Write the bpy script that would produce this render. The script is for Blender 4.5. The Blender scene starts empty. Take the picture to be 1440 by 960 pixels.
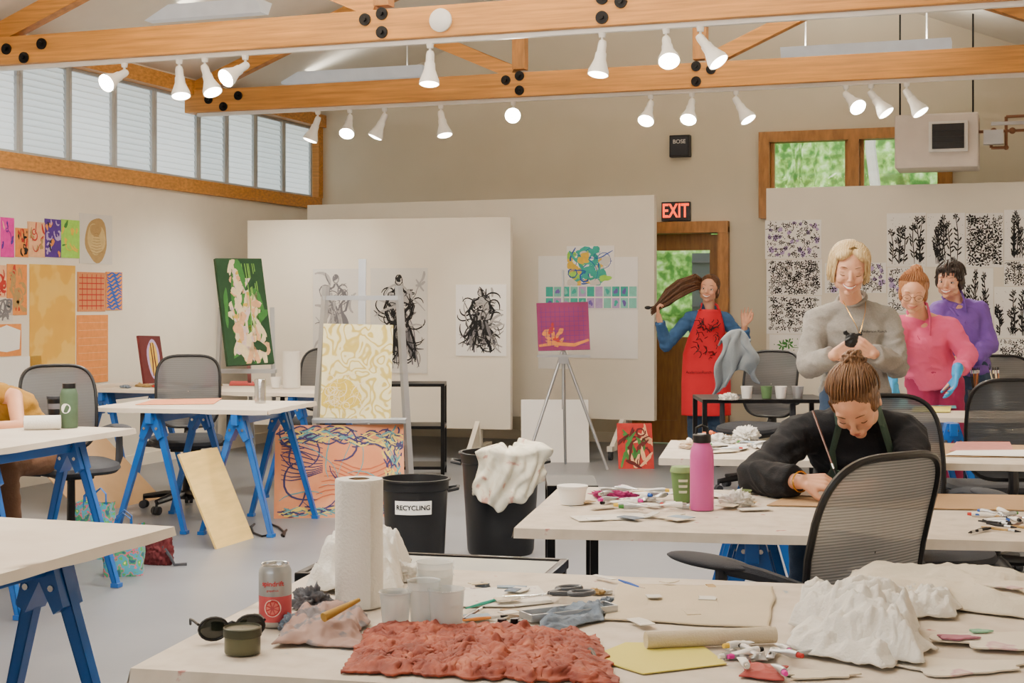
import bpy,bmesh,math,random
from math import sin,cos,pi,radians,sqrt
from mathutils import Vector,Matrix,noise
rnd=random.Random(7)
V=Vector
# ---------------------------------------------------------------- survey frame
F=2047.;CX=720.;HY=425.;CH=1.39;A=radians(19.3)
RT=V((cos(A),sin(A),0));FW=V((-sin(A),cos(A),0));UP=V((0,0,1))
def J(px,py,D): return UP*CH+FW*D+RT*((px-CX)/F*D)+UP*((HY-py)/F*D)
def W(px,py,z=0.): return J(px,py,F*(CH-z)/(py-HY))
def Jz(px,z,D): return FW*D+RT*((px-CX)/F*D)+UP*z
def onp(px,py,P,N):
    d=FW+RT*((px-CX)/F)+UP*((HY-py)/F); o=UP*CH
    return o+d*((P-o).dot(N)/d.dot(N))
def WY(px,py,Y): return onp(px,py,V((0,Y,0)),V((0,1,0)))
def WX(px,py,X): return onp(px,py,V((X,0,0)),V((1,0,0)))
def Rz(a): return Matrix.Rotation(a,4,'Z')
def Rx(a): return Matrix.Rotation(a,4,'X')
def Ry(a): return Matrix.Rotation(a,4,'Y')
def Tr(v): return Matrix.Translation(v)
# ---------------------------------------------------------------- materials
def hexc(h):
    h=h.lstrip('#'); return tuple((int(h[i:i+2],16)/255)**2.2 for i in(0,2,4))+(1,)
MC={}
def base(name):
    m=bpy.data.materials.new(name); m.use_nodes=True
    nt=m.node_tree; return m,nt,nt.nodes['Principled BSDF']
def coordnode(nt,scale=(1,1,1),coord='Object'):
    tc=nt.nodes.new('ShaderNodeTexCoord'); mp=nt.nodes.new('ShaderNodeMapping')
    nt.links.new(tc.outputs[coord],mp.inputs['Vector']); mp.inputs['Scale'].default_value=scale
    return mp.outputs['Vector']
def mat(name,col,rough=.6,metal=0,bump=0,bs=60,var=.06,vs=6,em=0,alpha=1,trans=0,st=(1,1,1),ior=1.45,coat=0,sss=0):
    if name in MC: return MC[name]
    m,nt,b=base(name); c=hexc(col)
    b.inputs['Roughness'].default_value=rough; b.inputs['Metallic'].default_value=metal
    b.inputs['Alpha'].default_value=alpha; b.inputs['Transmission Weight'].default_value=trans; b.inputs['IOR'].default_value=ior
    b.inputs['Coat Weight'].default_value=coat
    if sss: b.inputs['Subsurface Weight'].default_value=sss; b.inputs['Subsurface Scale'].default_value=.01
    v=coordnode(nt,st)
    n=nt.nodes.new('ShaderNodeTexNoise'); n.inputs['Scale'].default_value=vs; n.inputs['Detail'].default_value=4; nt.links.new(v,n.inputs['Vector'])
    r=nt.nodes.new('ShaderNodeValToRGB'); nt.links.new(n.outputs['Fac'],r.inputs['Fac'])
    r.color_ramp.elements[0].position=.3; r.color_ramp.elements[1].position=.7
    r.color_ramp.elements[0].color=tuple(x*(1-var) for x in c[:3])+(1,); r.color_ramp.elements[1].color=tuple(min(1,x*(1+var)) for x in c[:3])+(1,)
    nt.links.new(r.outputs['Color'],b.inputs['Base Color'])
    if bump:
        n2=nt.nodes.new('ShaderNodeTexNoise'); n2.inputs['Scale'].default_value=bs; n2.inputs['Detail'].default_value=5; nt.links.new(v,n2.inputs['Vector'])
        bp=nt.nodes.new('ShaderNodeBump'); bp.inputs['Strength'].default_value=bump; bp.inputs['Distance'].default_value=.01
        nt.links.new(n2.outputs['Fac'],bp.inputs['Height']); nt.links.new(bp.outputs['Normal'],b.inputs['Normal'])
    if em: b.inputs['Emission Color'].default_value=c; b.inputs['Emission Strength'].default_value=em
    MC[name]=m; return m
def matramp(name,stops,scale=8,rough=.7,st=(1,1,1),const=False,detail=3,dist=0,freq=0,wave=False,bump=0,wdir='X',alpha=1):
    if name in MC: return MC[name]
    m,nt,b=base(name); b.inputs['Roughness'].default_value=rough; b.inputs['Alpha'].default_value=alpha
    v=coordnode(nt,st)
    if wave:
        n=nt.nodes.new('ShaderNodeTexWave'); n.bands_direction=wdir; n.inputs['Scale'].default_value=scale; n.inputs['Distortion'].default_value=dist; n.inputs['Detail'].default_value=detail
    else:
        n=nt.nodes.new('ShaderNodeTexNoise'); n.inputs['Scale'].default_value=scale; n.inputs['Detail'].default_value=detail; n.inputs['Distortion'].default_value=dist
    nt.links.new(v,n.inputs['Vector'])
    o=n.outputs['Fac']
    if freq:
        a=nt.nodes.new('ShaderNodeMath'); a.operation='MULTIPLY'; a.inputs[1].default_value=freq; nt.links.new(o,a.inputs[0])
        s=nt.nodes.new('ShaderNodeMath'); s.operation='SINE'; nt.links.new(a.outputs[0],s.inputs[0])
        t=nt.nodes.new('ShaderNodeMath'); t.operation='MULTIPLY_ADD'; t.inputs[1].default_value=.5; t.inputs[2].default_value=.5; nt.links.new(s.outputs[0],t.inputs[0]); o=t.outputs[0]
    r=nt.nodes.new('ShaderNodeValToRGB'); nt.links.new(o,r.inputs['Fac'])
    if const: r.color_ramp.interpolation='CONSTANT'
    el=r.color_ramp.elements
    while len(el)<len(stops): el.new(.5)
    for e,(p,c) in zip(el,stops): e.position=p
    for e,(p,c) in zip(el,stops): e.color=hexc(c)
    nt.links.new(r.outputs['Color'],b.inputs['Base Color'])
    if bump:
        bp=nt.nodes.new('ShaderNodeBump'); bp.inputs['Strength'].default_value=bump; bp.inputs['Distance'].default_value=.01
        nt.links.new(o,bp.inputs['Height']); nt.links.new(bp.outputs['Normal'],b.inputs['Normal'])
    MC[name]=m; return m
m_white=mat('white_paint','#e8e0d0',.8,bump=.05,bs=200,var=.02)
m_panel=mat('partition_paint','#e9e1d0',.85,bump=.05,bs=150,var=.025,vs=3)
m_beige=mat('beige_wall','#d9cfb9',.85,bump=.05,bs=150,var=.03,vs=2)
m_ceil=mat('ceiling_paint','#e6dfd1',.9,var=.02)
m_floor=mat('painted_concrete','#73767d',.36,bump=.04,bs=12,var=.12,vs=1.2)
m_wood=mat('fir_beam','#b97f3c',.45,bump=.15,bs=18,var=.3,vs=3.5,st=(.6,6,14))
m_woodv=mat('fir_trim','#a5723b',.45,bump=.15,bs=18,var=.25,vs=3.5,st=(8,2,2))
m_door=mat('door_wood','#8a6236',.5,bump=.1,bs=15,var=.2,vs=4,st=(10,4,1.5))
m_bolt=mat('bolt_iron','#1b1a1a',.5,metal=.6)
m_blk=mat('black_metal','#1a1a1c',.4,metal=.5)
m_blkp=mat('black_plastic','#17171a',.4)
m_dkgrey=mat('dark_grey_fabric','#3a3c42',.9,bump=.3,bs=300)
m_mesh=matramp('chair_mesh',[(0,'#7a7c80'),(.5,'#97999d'),(1,'#aeafb3')],scale=42,wave=True,dist=.4,detail=1,bump=.15,wdir='Z',alpha=.92)
m_mesh2=matramp('chair_mesh_dark',[(0,'#3f4145'),(1,'#5c5e63')],scale=42,wave=True,dist=.4,detail=1,bump=.15,wdir='Z',alpha=.9)
m_blue=mat('blue_steel','#1a5fb4',.35,var=.05,coat=.3)
m_silver=mat('aluminium','#b4b7bb',.35,metal=.7)
m_chrome=mat('steel','#c9cacc',.2,metal=1)
m_whmetal=mat('white_enamel','#e9e7e2',.4)
m_paper=matramp('table_paper',[(0,'#ab9c89'),(.42,'#c9bdac'),(.6,'#d3c8b8'),(1,'#dcd2c4')],scale=2.5,rough=.85,detail=6)
m_paper2=matramp('stained_table_paper',[(0,'#5b7fa6'),(.27,'#8f9dab'),(.31,'#c4b8a7'),(.5,'#cfc3b3'),(.68,'#d5cabb'),(.72,'#b98078'),(1,'#9c6a5c')],scale=17,rough=.85,detail=7)
m_ply=mat('plywood_edge','#b99b73',.7,var=.2,vs=30)
m_pap=mat('white_paper','#f8f5f0',.9,var=.015)
m_grpap=mat('grey_paper','#d9d5ce',.9,var=.03)
m_ink=mat('black_ink','#16161a',.7)
m_ink2=mat('grey_ink','#6f6d72',.7)
m_wash=mat('pale_grey_wash','#a8a4a2',.8,var=.1,vs=30)
m_skin=mat('skin','#d69f82',.5,bump=.03,bs=400,var=.08,vs=14,sss=.12)
m_skin2=mat('skin_warm','#c98d6c',.5,bump=.03,bs=400,var=.06,vs=12)
m_lip=mat('lips','#b9685c',.4); m_eye=mat('eye_white','#e8e4de',.2); m_iris=mat('iris','#3a2a20',.2); m_teeth=mat('teeth','#f6f2ea',.3)
def hairmat(n,c1,c2): return matramp(n,[(0,c1),(.5,c2),(1,c1)],scale=30,wave=True,st=(1,.6,.25),dist=9,detail=4,rough=.5,bump=.3)
h_blond=hairmat('hair_blond','#b8965f','#e6d2a8'); h_brown=hairmat('hair_brown','#54361f','#86603c'); h_dark=hairmat('hair_dark','#1a1211','#3d2a22'); h_red=hairmat('hair_auburn','#855331','#b47b4c'); h_br2=hairmat('hair_chestnut','#2e1a10','#70431f')
# ---------------------------------------------------------------- mesh builder
class MB:
    def __init__(s): s.bm=bmesh.new(); s.M=Matrix()
    def _f(s,vs,m,M=None):
        X=s.M@M if M is not None else s.M
        for v in vs: v.co=X@v.co
        for f in set(f for v in vs for f in v.link_faces): f.material_index=m
    def box(s,c,d,m=0,R=None,bev=0):
        r=bmesh.ops.create_cube(s.bm,size=1); vs=r['verts']
        M=Tr(c)@(R if R is not None else Matrix())@Matrix.Diagonal((d[0],d[1],d[2],1))
        s._f(vs,m,M)
        if bev:
            es=list(set(e for v in vs for e in v.link_edges))
            rr=bmesh.ops.bevel(s.bm,geom=es,offset=bev,segments=2,affect='EDGES',profile=.6)
            for f in rr['faces']: f.material_index=m
    def cyl(s,a,b,r0,r1=None,m=0,n=16,caps=True):
        a=V(a);b=V(b); r1=r0 if r1 is None else r1
        d=b-a; L=d.length
        if L<1e-6: return
        q=d.to_track_quat('Z','Y').to_matrix().to_4x4()
        r=bmesh.ops.create_cone(s.bm,segments=n,radius1=max(r0,1e-4),radius2=max(r1,1e-4),depth=L,cap_ends=caps)
        s._f(r['verts'],m,Tr((a+b)/2)@q)
    def sph(s,c,r,m=0,R=None,n=16):
        if not hasattr(r,'__len__'): r=(r,r,r)
        rr=bmesh.ops.create_uvsphere(s.bm,u_segments=n,v_segments=max(6,n*2//3),radius=1)
        s._f(rr['verts'],m,Tr(c)@(R if R is not None else Matrix())@Matrix.Diagonal((r[0],r[1],r[2],1)))
    def cap(s,a,b,ra,rb,m=0,n=12,e0=True,e1=True):
        s.cyl(a,b,ra,rb,m,n)
        if e0: s.sph(a,ra,m,n=n)
        if e1: s.sph(b,rb,m,n=n)
    def lathe(s,prof,M=None,m=0,n=28):
        rings=[]
        for (r,z) in prof:
            rings.append([s.bm.verts.new((max(r,1e-4)*cos(2*pi*i/n),max(r,1e-4)*sin(2*pi*i/n),z)) for i in range(n)])
        for a,b in zip(rings,rings[1:]):
            for i in range(n): s.bm.faces.new((a[i],a[(i+1)%n],b[(i+1)%n],b[i]))
        s._f([v for r in rings for v in r],m,M if M is not None else Matrix())
    def tube(s,pts,r,m=0,n=8,closed=False,flat=1.0):
        pts=[V(p) for p in pts]; N=len(pts); rings=[]
        if not hasattr(r,'__len__'): r=[r]*N
        up=None
        for i,p in enumerate(pts):
            t=(pts[(i+1)%N]-pts[i-1]) if closed else (pts[min(i+1,N-1)]-pts[max(i-1,0)])
            if t.length<1e-9: t=V((0,0,1))
            t.normalize()
            if up is None: up=t.orthogonal().normalized()
            up=(up-t*up.dot(t))
            if up.length<1e-6: up=t.orthogonal()
            up.normalize(); sd=t.cross(up)
            rings.append([s.bm.verts.new(p+up*(r[i]*cos(2*pi*k/n))+sd*(flat*r[i]*sin(2*pi*k/n))) for k in range(n)])
        prs=list(zip(rings,rings[1:]))+([(rings[-1],rings[0])] if closed else [])
        for a,b in prs:
            for k in range(n): s.bm.faces.new((a[k],a[(k+1)%n],b[(k+1)%n],b[k]))
        if not closed: s.bm.faces.new(rings[0][::-1]); s.bm.faces.new(rings[-1])
        s._f([v for q in rings for v in q],m)
    def grid(s,fn,nu,nv,m=0):
        g=[[s.bm.verts.new(fn(i/nu,j/nv)) for j in range(nv+1)] for i in range(nu+1)]
        for i in range(nu):
            for j in range(nv): s.bm.faces.new((g[i][j],g[i+1][j],g[i+1][j+1],g[i][j+1]))
        s._f([v for r in g for v in r],m)
    def poly(s,pts,m=0,ext=None):
        vs=[s.bm.verts.new(p) for p in pts]; f=s.bm.faces.new(vs)
        allv=list(vs)
        if ext is not None:
            r=bmesh.ops.extrude_face_region(s.bm,geom=[f]); nv=[x for x in r['geom'] if isinstance(x,bmesh.types.BMVert)]
            for v in nv: v.co+=V(ext)
            allv+=nv
        s._f(allv,m)
    def obj(s,name,mats,parent=None,smooth=True,recenter=None,angle=38,fix=True,world=False):
        if fix: bmesh.ops.recalc_face_normals(s.bm,faces=s.bm.faces)
        me=bpy.data.meshes.new(name); s.bm.to_mesh(me); s.bm.free()
        return mkobj(name,me,mats,parent,smooth,recenter,angle,world)
def wm(o):
    if o.parent: return wm(o.parent)@o.matrix_parent_inverse@o.matrix_basis
    return o.matrix_basis.copy()
def mkobj(name,me,mats,parent=None,smooth=True,recenter=None,angle=38,world=False):
    if not isinstance(mats,(list,tuple)): mats=[mats]
    if len(me.materials): me.materials.clear()
    idx=[p.material_index for p in me.polygons]
    for x in mats: me.materials.append(x)
    me.polygons.foreach_set('material_index',[min(i,len(mats)-1) for i in idx])
    if smooth:
        me.polygons.foreach_set('use_smooth',[True]*len(me.polygons))
        if angle<180: me.set_sharp_from_angle(angle=radians(angle))
    o=bpy.data.objects.new(name,me); bpy.context.collection.objects.link(o)
    if recenter is None: recenter=parent is None
    if recenter and len(me.vertices):
        xs=[v.co for v in me.vertices]
        c=V(((min(v.x for v in xs)+max(v.x for v in xs))/2,(min(v.y for v in xs)+max(v.y for v in xs))/2,min(v.z for v in xs)))
        me.transform(Tr(-c)); o.location=c
    if parent:
        o.parent=parent
        if world: o.matrix_parent_inverse=wm(parent).inverted()
    return o
def tag(o,label,cat,group=None,kind=None):
    o['label']=label;o['category']=cat
    if group:o['group']=group
    if kind:o['kind']=kind
    return o
def thing(name,label,cat,loc,rz=0,group=None,M=None):
    o=bpy.data.objects.new(name,None); bpy.context.collection.objects.link(o); o.empty_display_size=.1
    o.matrix_basis=M if M is not None else Tr(loc)@Rz(rz)
    return tag(o,label,cat,group)
def dup(root,loc,rz,label=None):
    kids=[c for c in bpy.data.objects if c.parent==root]
    r=root.copy(); bpy.context.collection.objects.link(r); r.matrix_basis=Tr(loc)@Rz(rz)
    if label: r['label']=label
    for c in kids:
        k=c.copy(); k.parent=r; k.matrix_parent_inverse=c.matrix_parent_inverse.copy(); bpy.context.collection.objects.link(k)
    return r
def structure(o): o['kind']='structure'; return o
def text(s,size,M,mt,name,parent=None,ext=.0008,align='CENTER',world=False,bold=0):
    cu=bpy.data.curves.new(name,'FONT'); cu.body=s; cu.size=size; cu.align_x=align; cu.align_y='CENTER'; cu.extrude=ext; cu.offset=bold
    t=bpy.data.objects.new('tmp',cu); bpy.context.collection.objects.link(t)
    me=bpy.data.meshes.new_from_object(t.evaluated_get(bpy.context.evaluated_depsgraph_get()))
    bpy.data.objects.remove(t); me.transform(M)
    return mkobj(name,me,[mt],parent,smooth=False,recenter=False,world=world)
# ---------------------------------------------------------------- people
def remesh(mb,voxel,sm,wr=0,ws=9,seed=0,name='x'):
    me=bpy.data.meshes.new(name); mb.bm.to_mesh(me); mb.bm.free()
    o=bpy.data.objects.new('tmp',me); bpy.context.collection.objects.link(o)
    r=o.modifiers.new('r','REMESH'); r.mode='VOXEL'; r.voxel_size=voxel
    if sm: q=o.modifiers.new('s','SMOOTH'); q.factor=.5; q.iterations=sm
    m2=bpy.data.meshes.new_from_object(o.evaluated_get(bpy.context.evaluated_depsgraph_get()))
    bpy.data.objects.remove(o); bpy.data.meshes.remove(me)
    if wr:
        off=V((seed*3.1,seed*1.7,0))
        ns=[v.normal.copy() for v in m2.vertices]
        for v,n in zip(m2.vertices,ns):
            p=v.co*ws+off; k=noise.noise(p+V((0,0,2*noise.noise(p*.6)))); w=noise.noise(p*.5)
            k2=noise.noise(V((p.x*.6+w,p.y*.6,p.z*2.0+w*2))+off); k3=noise.noise(V((p.x*1.6+p.z*.8,p.y*1.6,p.z*1.1))*1.3+off)
            v.co+=n*(wr*(.6*k+1.3*(.45-abs(k2)*1.6)+.8*(.35-abs(k3)*1.5)))
    return m2
def headM(c,yaw=0,pitch=0,roll=0,sc=1.05): return Tr(c)@Rz(A)@Rz(radians(yaw))@Rx(radians(pitch))@Ry(radians(roll))@Matrix.Scale(sc,4)
def head_shapes(mb,H):
    s=mb.M; mb.M=H
    mb.sph((0,.012,.03),(.072,.090,.080),n=24)
    mb.sph((0,-.026,-.040),(.053,.054,.056),n=20)
    mb.sph((0,-.062,-.084),(.021,.018,.016))
    mb.sph((0,-.03,.0),(.062,.052,.06),n=20)
    for x in(-1,1):
        mb.sph((x*.036,-.056,-.024),(.024,.023,.022)); mb.sph((x*.072,.012,-.008),(.008,.018,.028),R=Rz(x*.3))
        mb.sph((x*.031,-.064,.0145),(.017,.013,.007)); mb.sph((x*.03,-.063,.03),(.022,.014,.009)); mb.sph((x*.009,-.094,-.024),(.0075,.0085,.007))
        mb.sph((x*.044,-.014,-.048),(.018,.035,.03))
    mb.cap((0,-.078,.012),(0,-.097,-.021),.0075,.0098)
    mb.sph((0,-.079,-.054),(.026,.011,.014))
    mb.M=s
def face_parts(body,H,brow,smile=.5,down=False,teeth=False,glasses=False):
    for x in(-1,1):
        mb=MB(); mb.M=H
        if not down:
            mb.sph((x*.031,-.0675,.004),(.0125,.0105,.0085),0); mb.sph((x*.031,-.0765,.003),(.0055,.003,.0055),1)
        mb.tube([(x*(.031+.014*k/3),-.0772+.006*abs(k/3)**2,(.000 if down else .0105)+(-.004*(1-(k/3)**2) if down else -.003*(k/3)**2)) for k in range(-3,4)],.0012,1,n=5)
        mb.obj('eye',[m_eye,m_iris],body,world=True)
        mb=MB(); mb.M=H
        mb.tube([(x*(.016+.030*k/4),-.082+.010*(k/4)**2,.030+.006*sin(pi*k/4*.8)) for k in range(5)],[.0012,.0019,.0019,.0015,.0008],0,n=6)
        mb.obj('eyebrow',[brow],body,world=True)
    mb=MB(); mb.M=H
    w=.021+.011*smile
    up=[(w*k/4,-.0900+.015*(k/4)**2,-.049+smile*.011*(k/4)**2) for k in range(-4,5)]
    lo=[(w*k/4,-.0895+.015*(k/4)**2,-.056-(.007 if teeth else 0)+smile*.020*(k/4)**2) for k in range(-4,5)]
    mb.tube(up,[.001,.0018,.0022,.0024,.0021,.0024,.0022,.0018,.001],0,n=6); mb.tube(lo,[.001,.002,.0028,.003,.003,.003,.0028,.002,.001],0,n=6)
    if teeth: mb.grid(lambda u,v:V(((u-.5)*2*w*.88,-.0903+.015*(2*u-1)**2*.8,-.050-.010*v+smile*.012*(2*u-1)**2)),8,2,1)
    mb.obj('mouth',[m_lip,m_teeth],body,world=True)
    if glasses:
        mb=MB(); mb.M=H
        for x in(-1,1):
            mb.tube([(x*.033+.023*cos(t*pi/8),-.09,.002+.019*sin(t*pi/8)) for t in range(16)],.0012,0,n=6,closed=True)
            mb.tube([(x*.056,-.089,.006),(x*.072,-.05,.006),(x*.076,.01,.0)],.0012,0,n=6)
        mb.tube([(-.01,-.09,.006),(0,-.093,.009),(.01,-.09,.006)],.0014,0,n=6)
        mb.obj('eyeglasses',[m_iris],body,world=True)
def hand(mb,w,d,n,ts=1,curl=(.5,.6,.5),sc=1.,spread=.0,thumb=.5):
    d=V(d).normalized(); n=V(n); n=(n-d*n.dot(d)).normalized(); s=d.cross(n)*ts
    for i in range(4):
        o=(1.5-i)*.0212*sc
        base_=w+d*.012*sc+s*(o*.55); mcp=w+d*(.080-.004*abs(i-1.2))*sc+s*o
        mb.cap(base_,mcp,.0140*sc,.0102*sc,n=10)
        L=[.068,.077,.072,.056][i]*sc; dd=(d+s*spread*(1.5-i)).normalized(); p=mcp; a=0
        for k,(fr,r0,r1) in enumerate(((.45,.0090,.0080),(.3,.0080,.0072),(.25,.0072,.0058))):
            a+=curl[k]*(1+.08*(i-1.5)); q=dd*cos(a)+n*sin(a); p2=p+q*L*fr; mb.cap(p,p2,r0*sc,r1*sc,n=10); p=p2
    b=w+d*.022*sc+s*.022*sc; p1=b+(d*.62+s*.62+n*.35*thumb*2).normalized()*.046*sc
    p2=p1+(d*.9+s*.15+n*thumb).normalized()*.032*sc; p3=p2+(d+n*thumb*1.2-s*.1).normalized()*.024*sc
    mb.cap(b,p1,.0155*sc,.0105*sc,n=10); mb.cap(p1,p2,.0105*sc,.0092*sc,n=10); mb.cap(p2,p3,.0092*sc,.0072*sc,n=10)
def interp(pts,t):
    k=t*(len(pts)-1); i=min(int(k),len(pts)-2); f=k-i
    return pts[i]*(1-f)+pts[i+1]*f
def torso(mb,P,C,N,sx,infl=0,t0=0,t1=1,k=1.):
    path=[P,P*.62+C*.38,P*.3+C*.7,C,C*.45+N*.55]
    rx=[.162,.132,.132,.150,.105]; ry=[.115,.094,.098,.106,.07]
    n=26
    for i in range(n+1):
        t=t0+(t1-t0)*i/n; c=interp(path,t); a=interp([V((rx[j],ry[j],0)) for j in range(5)],t)
        c2=interp(path,min(1,t+.05)); c1=interp(path,max(0,t-.05)); z=(c2-c1).normalized()
        x=(sx-z*sx.dot(z)).normalized(); y=z.cross(x)
        R=Matrix((x,y,z)).transposed().to_4x4()
        mb.sph(c,((a.x*k+infl),(a.y*k+infl),.04+infl*.5),R=R,n=20)
def limb(mb,pts,rs,infl=0,frac=1.,flat=False):
    L=[(pts[i+1]-pts[i]).length for i in range(len(pts)-1)]; tot=sum(L)*frac; acc=0
    for i in range(len(pts)-1):
        a,b=pts[i],pts[i+1]; ra,rb=rs[i]+infl,rs[i+1]+infl
        if acc>=tot: break
        if acc+L[i]>tot: f=(tot-acc)/L[i]; rb=ra+(rb-ra)*f; b=a+(b-a)*f; mb.cap(a,b,ra,rb,n=16,e1=not flat); break
        last=(i==len(pts)-2); mb.cap(a,b,ra,rb,n=16,e1=not(last and flat)); acc+=L[i]
def person(label,j,H,hands,top,bottom,shoe,voxel=.0055,skin=None,k=1.,wr=.006,t1=.97,collar=False):
    mb=MB(); sk=skin or m_skin
    N,C,P=j['N'],j['C'],j['P']; sx=(j['sR']-j['sL'])
    torso(mb,P,C,N,sx,0,k=k)
    mb.cap(N-UP*.02,H@V((0,.03,-.045)),.05,.047,n=16)
    mb.cap(N-(N-C)*.25,H@V((0,.028,-.03)),.056,.046,n=16)
    for sd in 'LR':
        s_,e,w=j['s'+sd],j['e'+sd],j['w'+sd]
        mb.cap(N*.8+C*.2,s_,.048,.044,n=16); limb(mb,[s_,e,w],[.043,.034,.0245])
        h,kn,a=j['h'+sd],j['k'+sd],j['a'+sd]
        mb.cap(P,h,.1,.085,n=16); limb(mb,[h,kn,a],[.082,.055,.034])
        f=j.get('f'+sd,-FW); mb.cap(a-UP*.035,a-UP*.05+f*.14,.034,.026,n=12)
    for hd in hands: hand(mb,*hd[0],**hd[1])
    head_shapes(mb,H)
    me=remesh(mb,voxel,3,name='person')
    body=mkobj('person',me,[sk],angle=180); tag(body,label,'person')
    mt,infl,frac,nm,tt=top
    mb=MB(); torso(mb,P,C,N,sx,infl,t0=tt,t1=t1,k=k)
    for sd in 'LR':
        s_,e,w=j['s'+sd],j['e'+sd],j['w'+sd]
        if frac>0:
            q=N*.5+C*.5 if t1<.95 else N*.65+C*.35
            mb.cap(q+(s_-q)*(.25 if t1<.95 else 0),s_,.048+infl,.045+infl,n=16); limb(mb,[s_,e,w],[.044,.037,.029],infl,frac,True)
            cf=e+(w-e)*min(1,max(0,(frac*((s_-e).length+(e-w).length)-(s_-e).length)/(e-w).length)); dd=(w-e).normalized(); mb.cyl(cf-dd*.035,cf+dd*.006,.031+infl*.7,.029+infl*.7,n=18)
        else: mb.cap(N*.75+C*.25,N*.45+s_*.55,.045+infl,.04+infl,n=14)
    me=remesh(mb,.008,3,wr=wr,ws=10,seed=len(label),name=nm)
    mkobj(nm,me,[mt],body,angle=180,recenter=False,world=True)
    if collar:
        ax=(H@V((0,.03,-.045))-N).normalized(); u=sx.normalized(); u=(u-ax*u.dot(ax)).normalized(); w_=ax.cross(u)
        mb=MB()
        if collar=='crew': mb.tube([N+ax*.012+(u*cos(t*pi/12)*.068+w_*sin(t*pi/12)*.062) for t in range(24)],.011,n=8,closed=True)
        else:
            f=-w_ if w_.dot(-FW)<0 else w_
            mb.tube([C*.5+N*.5-u*.03+f*.125,N-u*.052+f*.062-UP*.02,N-u*.06+ax*.03,N-f*.055+ax*.035,N+u*.06+ax*.03,N+u*.052+f*.062-UP*.02,C*.5+N*.5+u*.03+f*.125],[.012,.026,.024,.02,.024,.026,.012],n=8,flat=.28)
            for k_ in range(4):
                m2=MB(); m2.sph(C*(1-.22*k_)+P*.22*k_+f*(.106+infl+.006)+UP*.02,(.006,.006,.006),n=8); m2.obj('button',[mt],body,world=True)
        mb.obj('collar',[mt],body,world=True,angle=180)
    if bottom:
        mb=MB(); torso(mb,P,C,N,sx,infl*.6+.004,t0=0,t1=.2,k=k)
        for sd in 'LR': mb.cap(P,j['h'+sd],.105,.095,n=16); limb(mb,[j['h'+sd],j['k'+sd],j['a'+sd]],[.085,.062,.05],.013,.97,True)
        me=remesh(mb,.011,3,wr=.004,ws=9,seed=3,name='trousers')
        mkobj('trousers',me,[bottom],body,angle=180,recenter=False,world=True)
    for sd in 'LR':
        mb=MB(); a=j['a'+sd]; f=j.get('f'+sd,-FW); mb.cap(a-UP*.04-f*.03,a-UP*.048+f*.15,.042,.036,n=14); mb.cap(a+UP*.0,a-UP*.04,.042,.044,n=14)
        mkobj('shoe',remesh(mb,.008,2,name='shoe'),[shoe],body,angle=180,recenter=False,world=True)
    return body
def hair(body,H,mt,parts,wr=.002):
    mb=MB(); mb.M=H
    for p in parts:
        if p[0]=='e': mb.sph(p[1],p[2],R=(p[3] if len(p)>3 else None),n=24)
        else:
            pts=p[1];rs=p[2]
            for i in range(len(pts)-1): mb.cap(pts[i],pts[i+1],rs[i],rs[i+1],n=14)
    me=remesh(mb,.004,2,name='hair')
    Hi=H.inverted()
    ns=[v.normal.copy() for v in me.vertices]
    for v,n in zip(me.vertices,ns):
        q=Hi@v.co; an=math.atan2(q.x,q.y+.03); v.co+=n*(wr*noise.noise(V((an*9,q.z*9,q.y*16)))+wr*.6*noise.noise(V((an*22,q.z*16,q.y*18))))
    mkobj('hair',me,[mt],body,angle=180,recenter=False,world=True)
def strands(body,H,mt,pairs,rad=(.086,.094,.085),r=.0032,seed=1,tail=0):
    """locks that run over the skull ellipsoid between two directions"""
    g=random.Random(seed); mb=MB(); mb.M=H; c0=V((0,.024,.045))
    for a,b in pairs:
        a=V(a).normalized(); b=V(b).normalized(); k0=1.0+g.uniform(-.01,.03); pts=[]; ph=g.uniform(0,6)
        for i in range(9):
            t=i/8; d=a.slerp(b,t) if a.dot(b)>-.99 else a
            k=k0+.02*sin(pi*t)+.008*sin(5*t+ph); pts.append(c0+V((d.x*rad[0]*k,d.y*rad[1]*k,d.z*rad[2]*k)))
        if tail:
            l=pts[-1]; o=V((l.x,l.y-.024,0)).normalized(); T_=tail*g.uniform(.7,1.15)
            pts+=[l+V((0,0,-T_*.5))+o*.004,l+V((0,0,-T_))+o*g.uniform(-.014,.012)]
        n=len(pts); mb.tube(pts,[r*(.5+.7*sin(pi*(i+.8)/(n+.6))) for i in range(n)],n=6,flat=.6)
    o=mb.obj('hair_strands',[mt],body,world=True,angle=180); o['kind']='stuff'
def bun(body,H,c,r,mt,seed=1):
    g=random.Random(seed); mb=MB(); mb.M=H; c=V(c); mb.sph(c,r*.78,n=16)
    for k in range(15):
        ax=V((g.uniform(-1,1),g.uniform(-1,1),g.uniform(-1,1))).normalized(); u=ax.orthogonal().normalized(); w=ax.cross(u); o=ax*g.uniform(-.35,.35)*r; rr=r*g.uniform(.72,1.0)
        mb.tube([c+o+u*rr*cos(t*pi/9)+w*rr*sin(t*pi/9)*g.uniform(.94,1.04) for t in range(18)],r*g.uniform(.12,.22),n=7,closed=True)
    for k in range(9):
        a=g.uniform(0,6.28); d=V((cos(a),g.uniform(-.3,.6),sin(a))); mb.tube([c+d*r*.7,c+d*r*1.15+V((0,0,.004)),c+d*r*1.35+V((g.uniform(-.012,.012),0,-.008))],[.0016,.0012,.0006],n=5)
    mb.obj('hair_bun',[mt],body,world=True,angle=180)
CAP=('e',(0,.026,.045),(.081,.09,.081))
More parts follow.
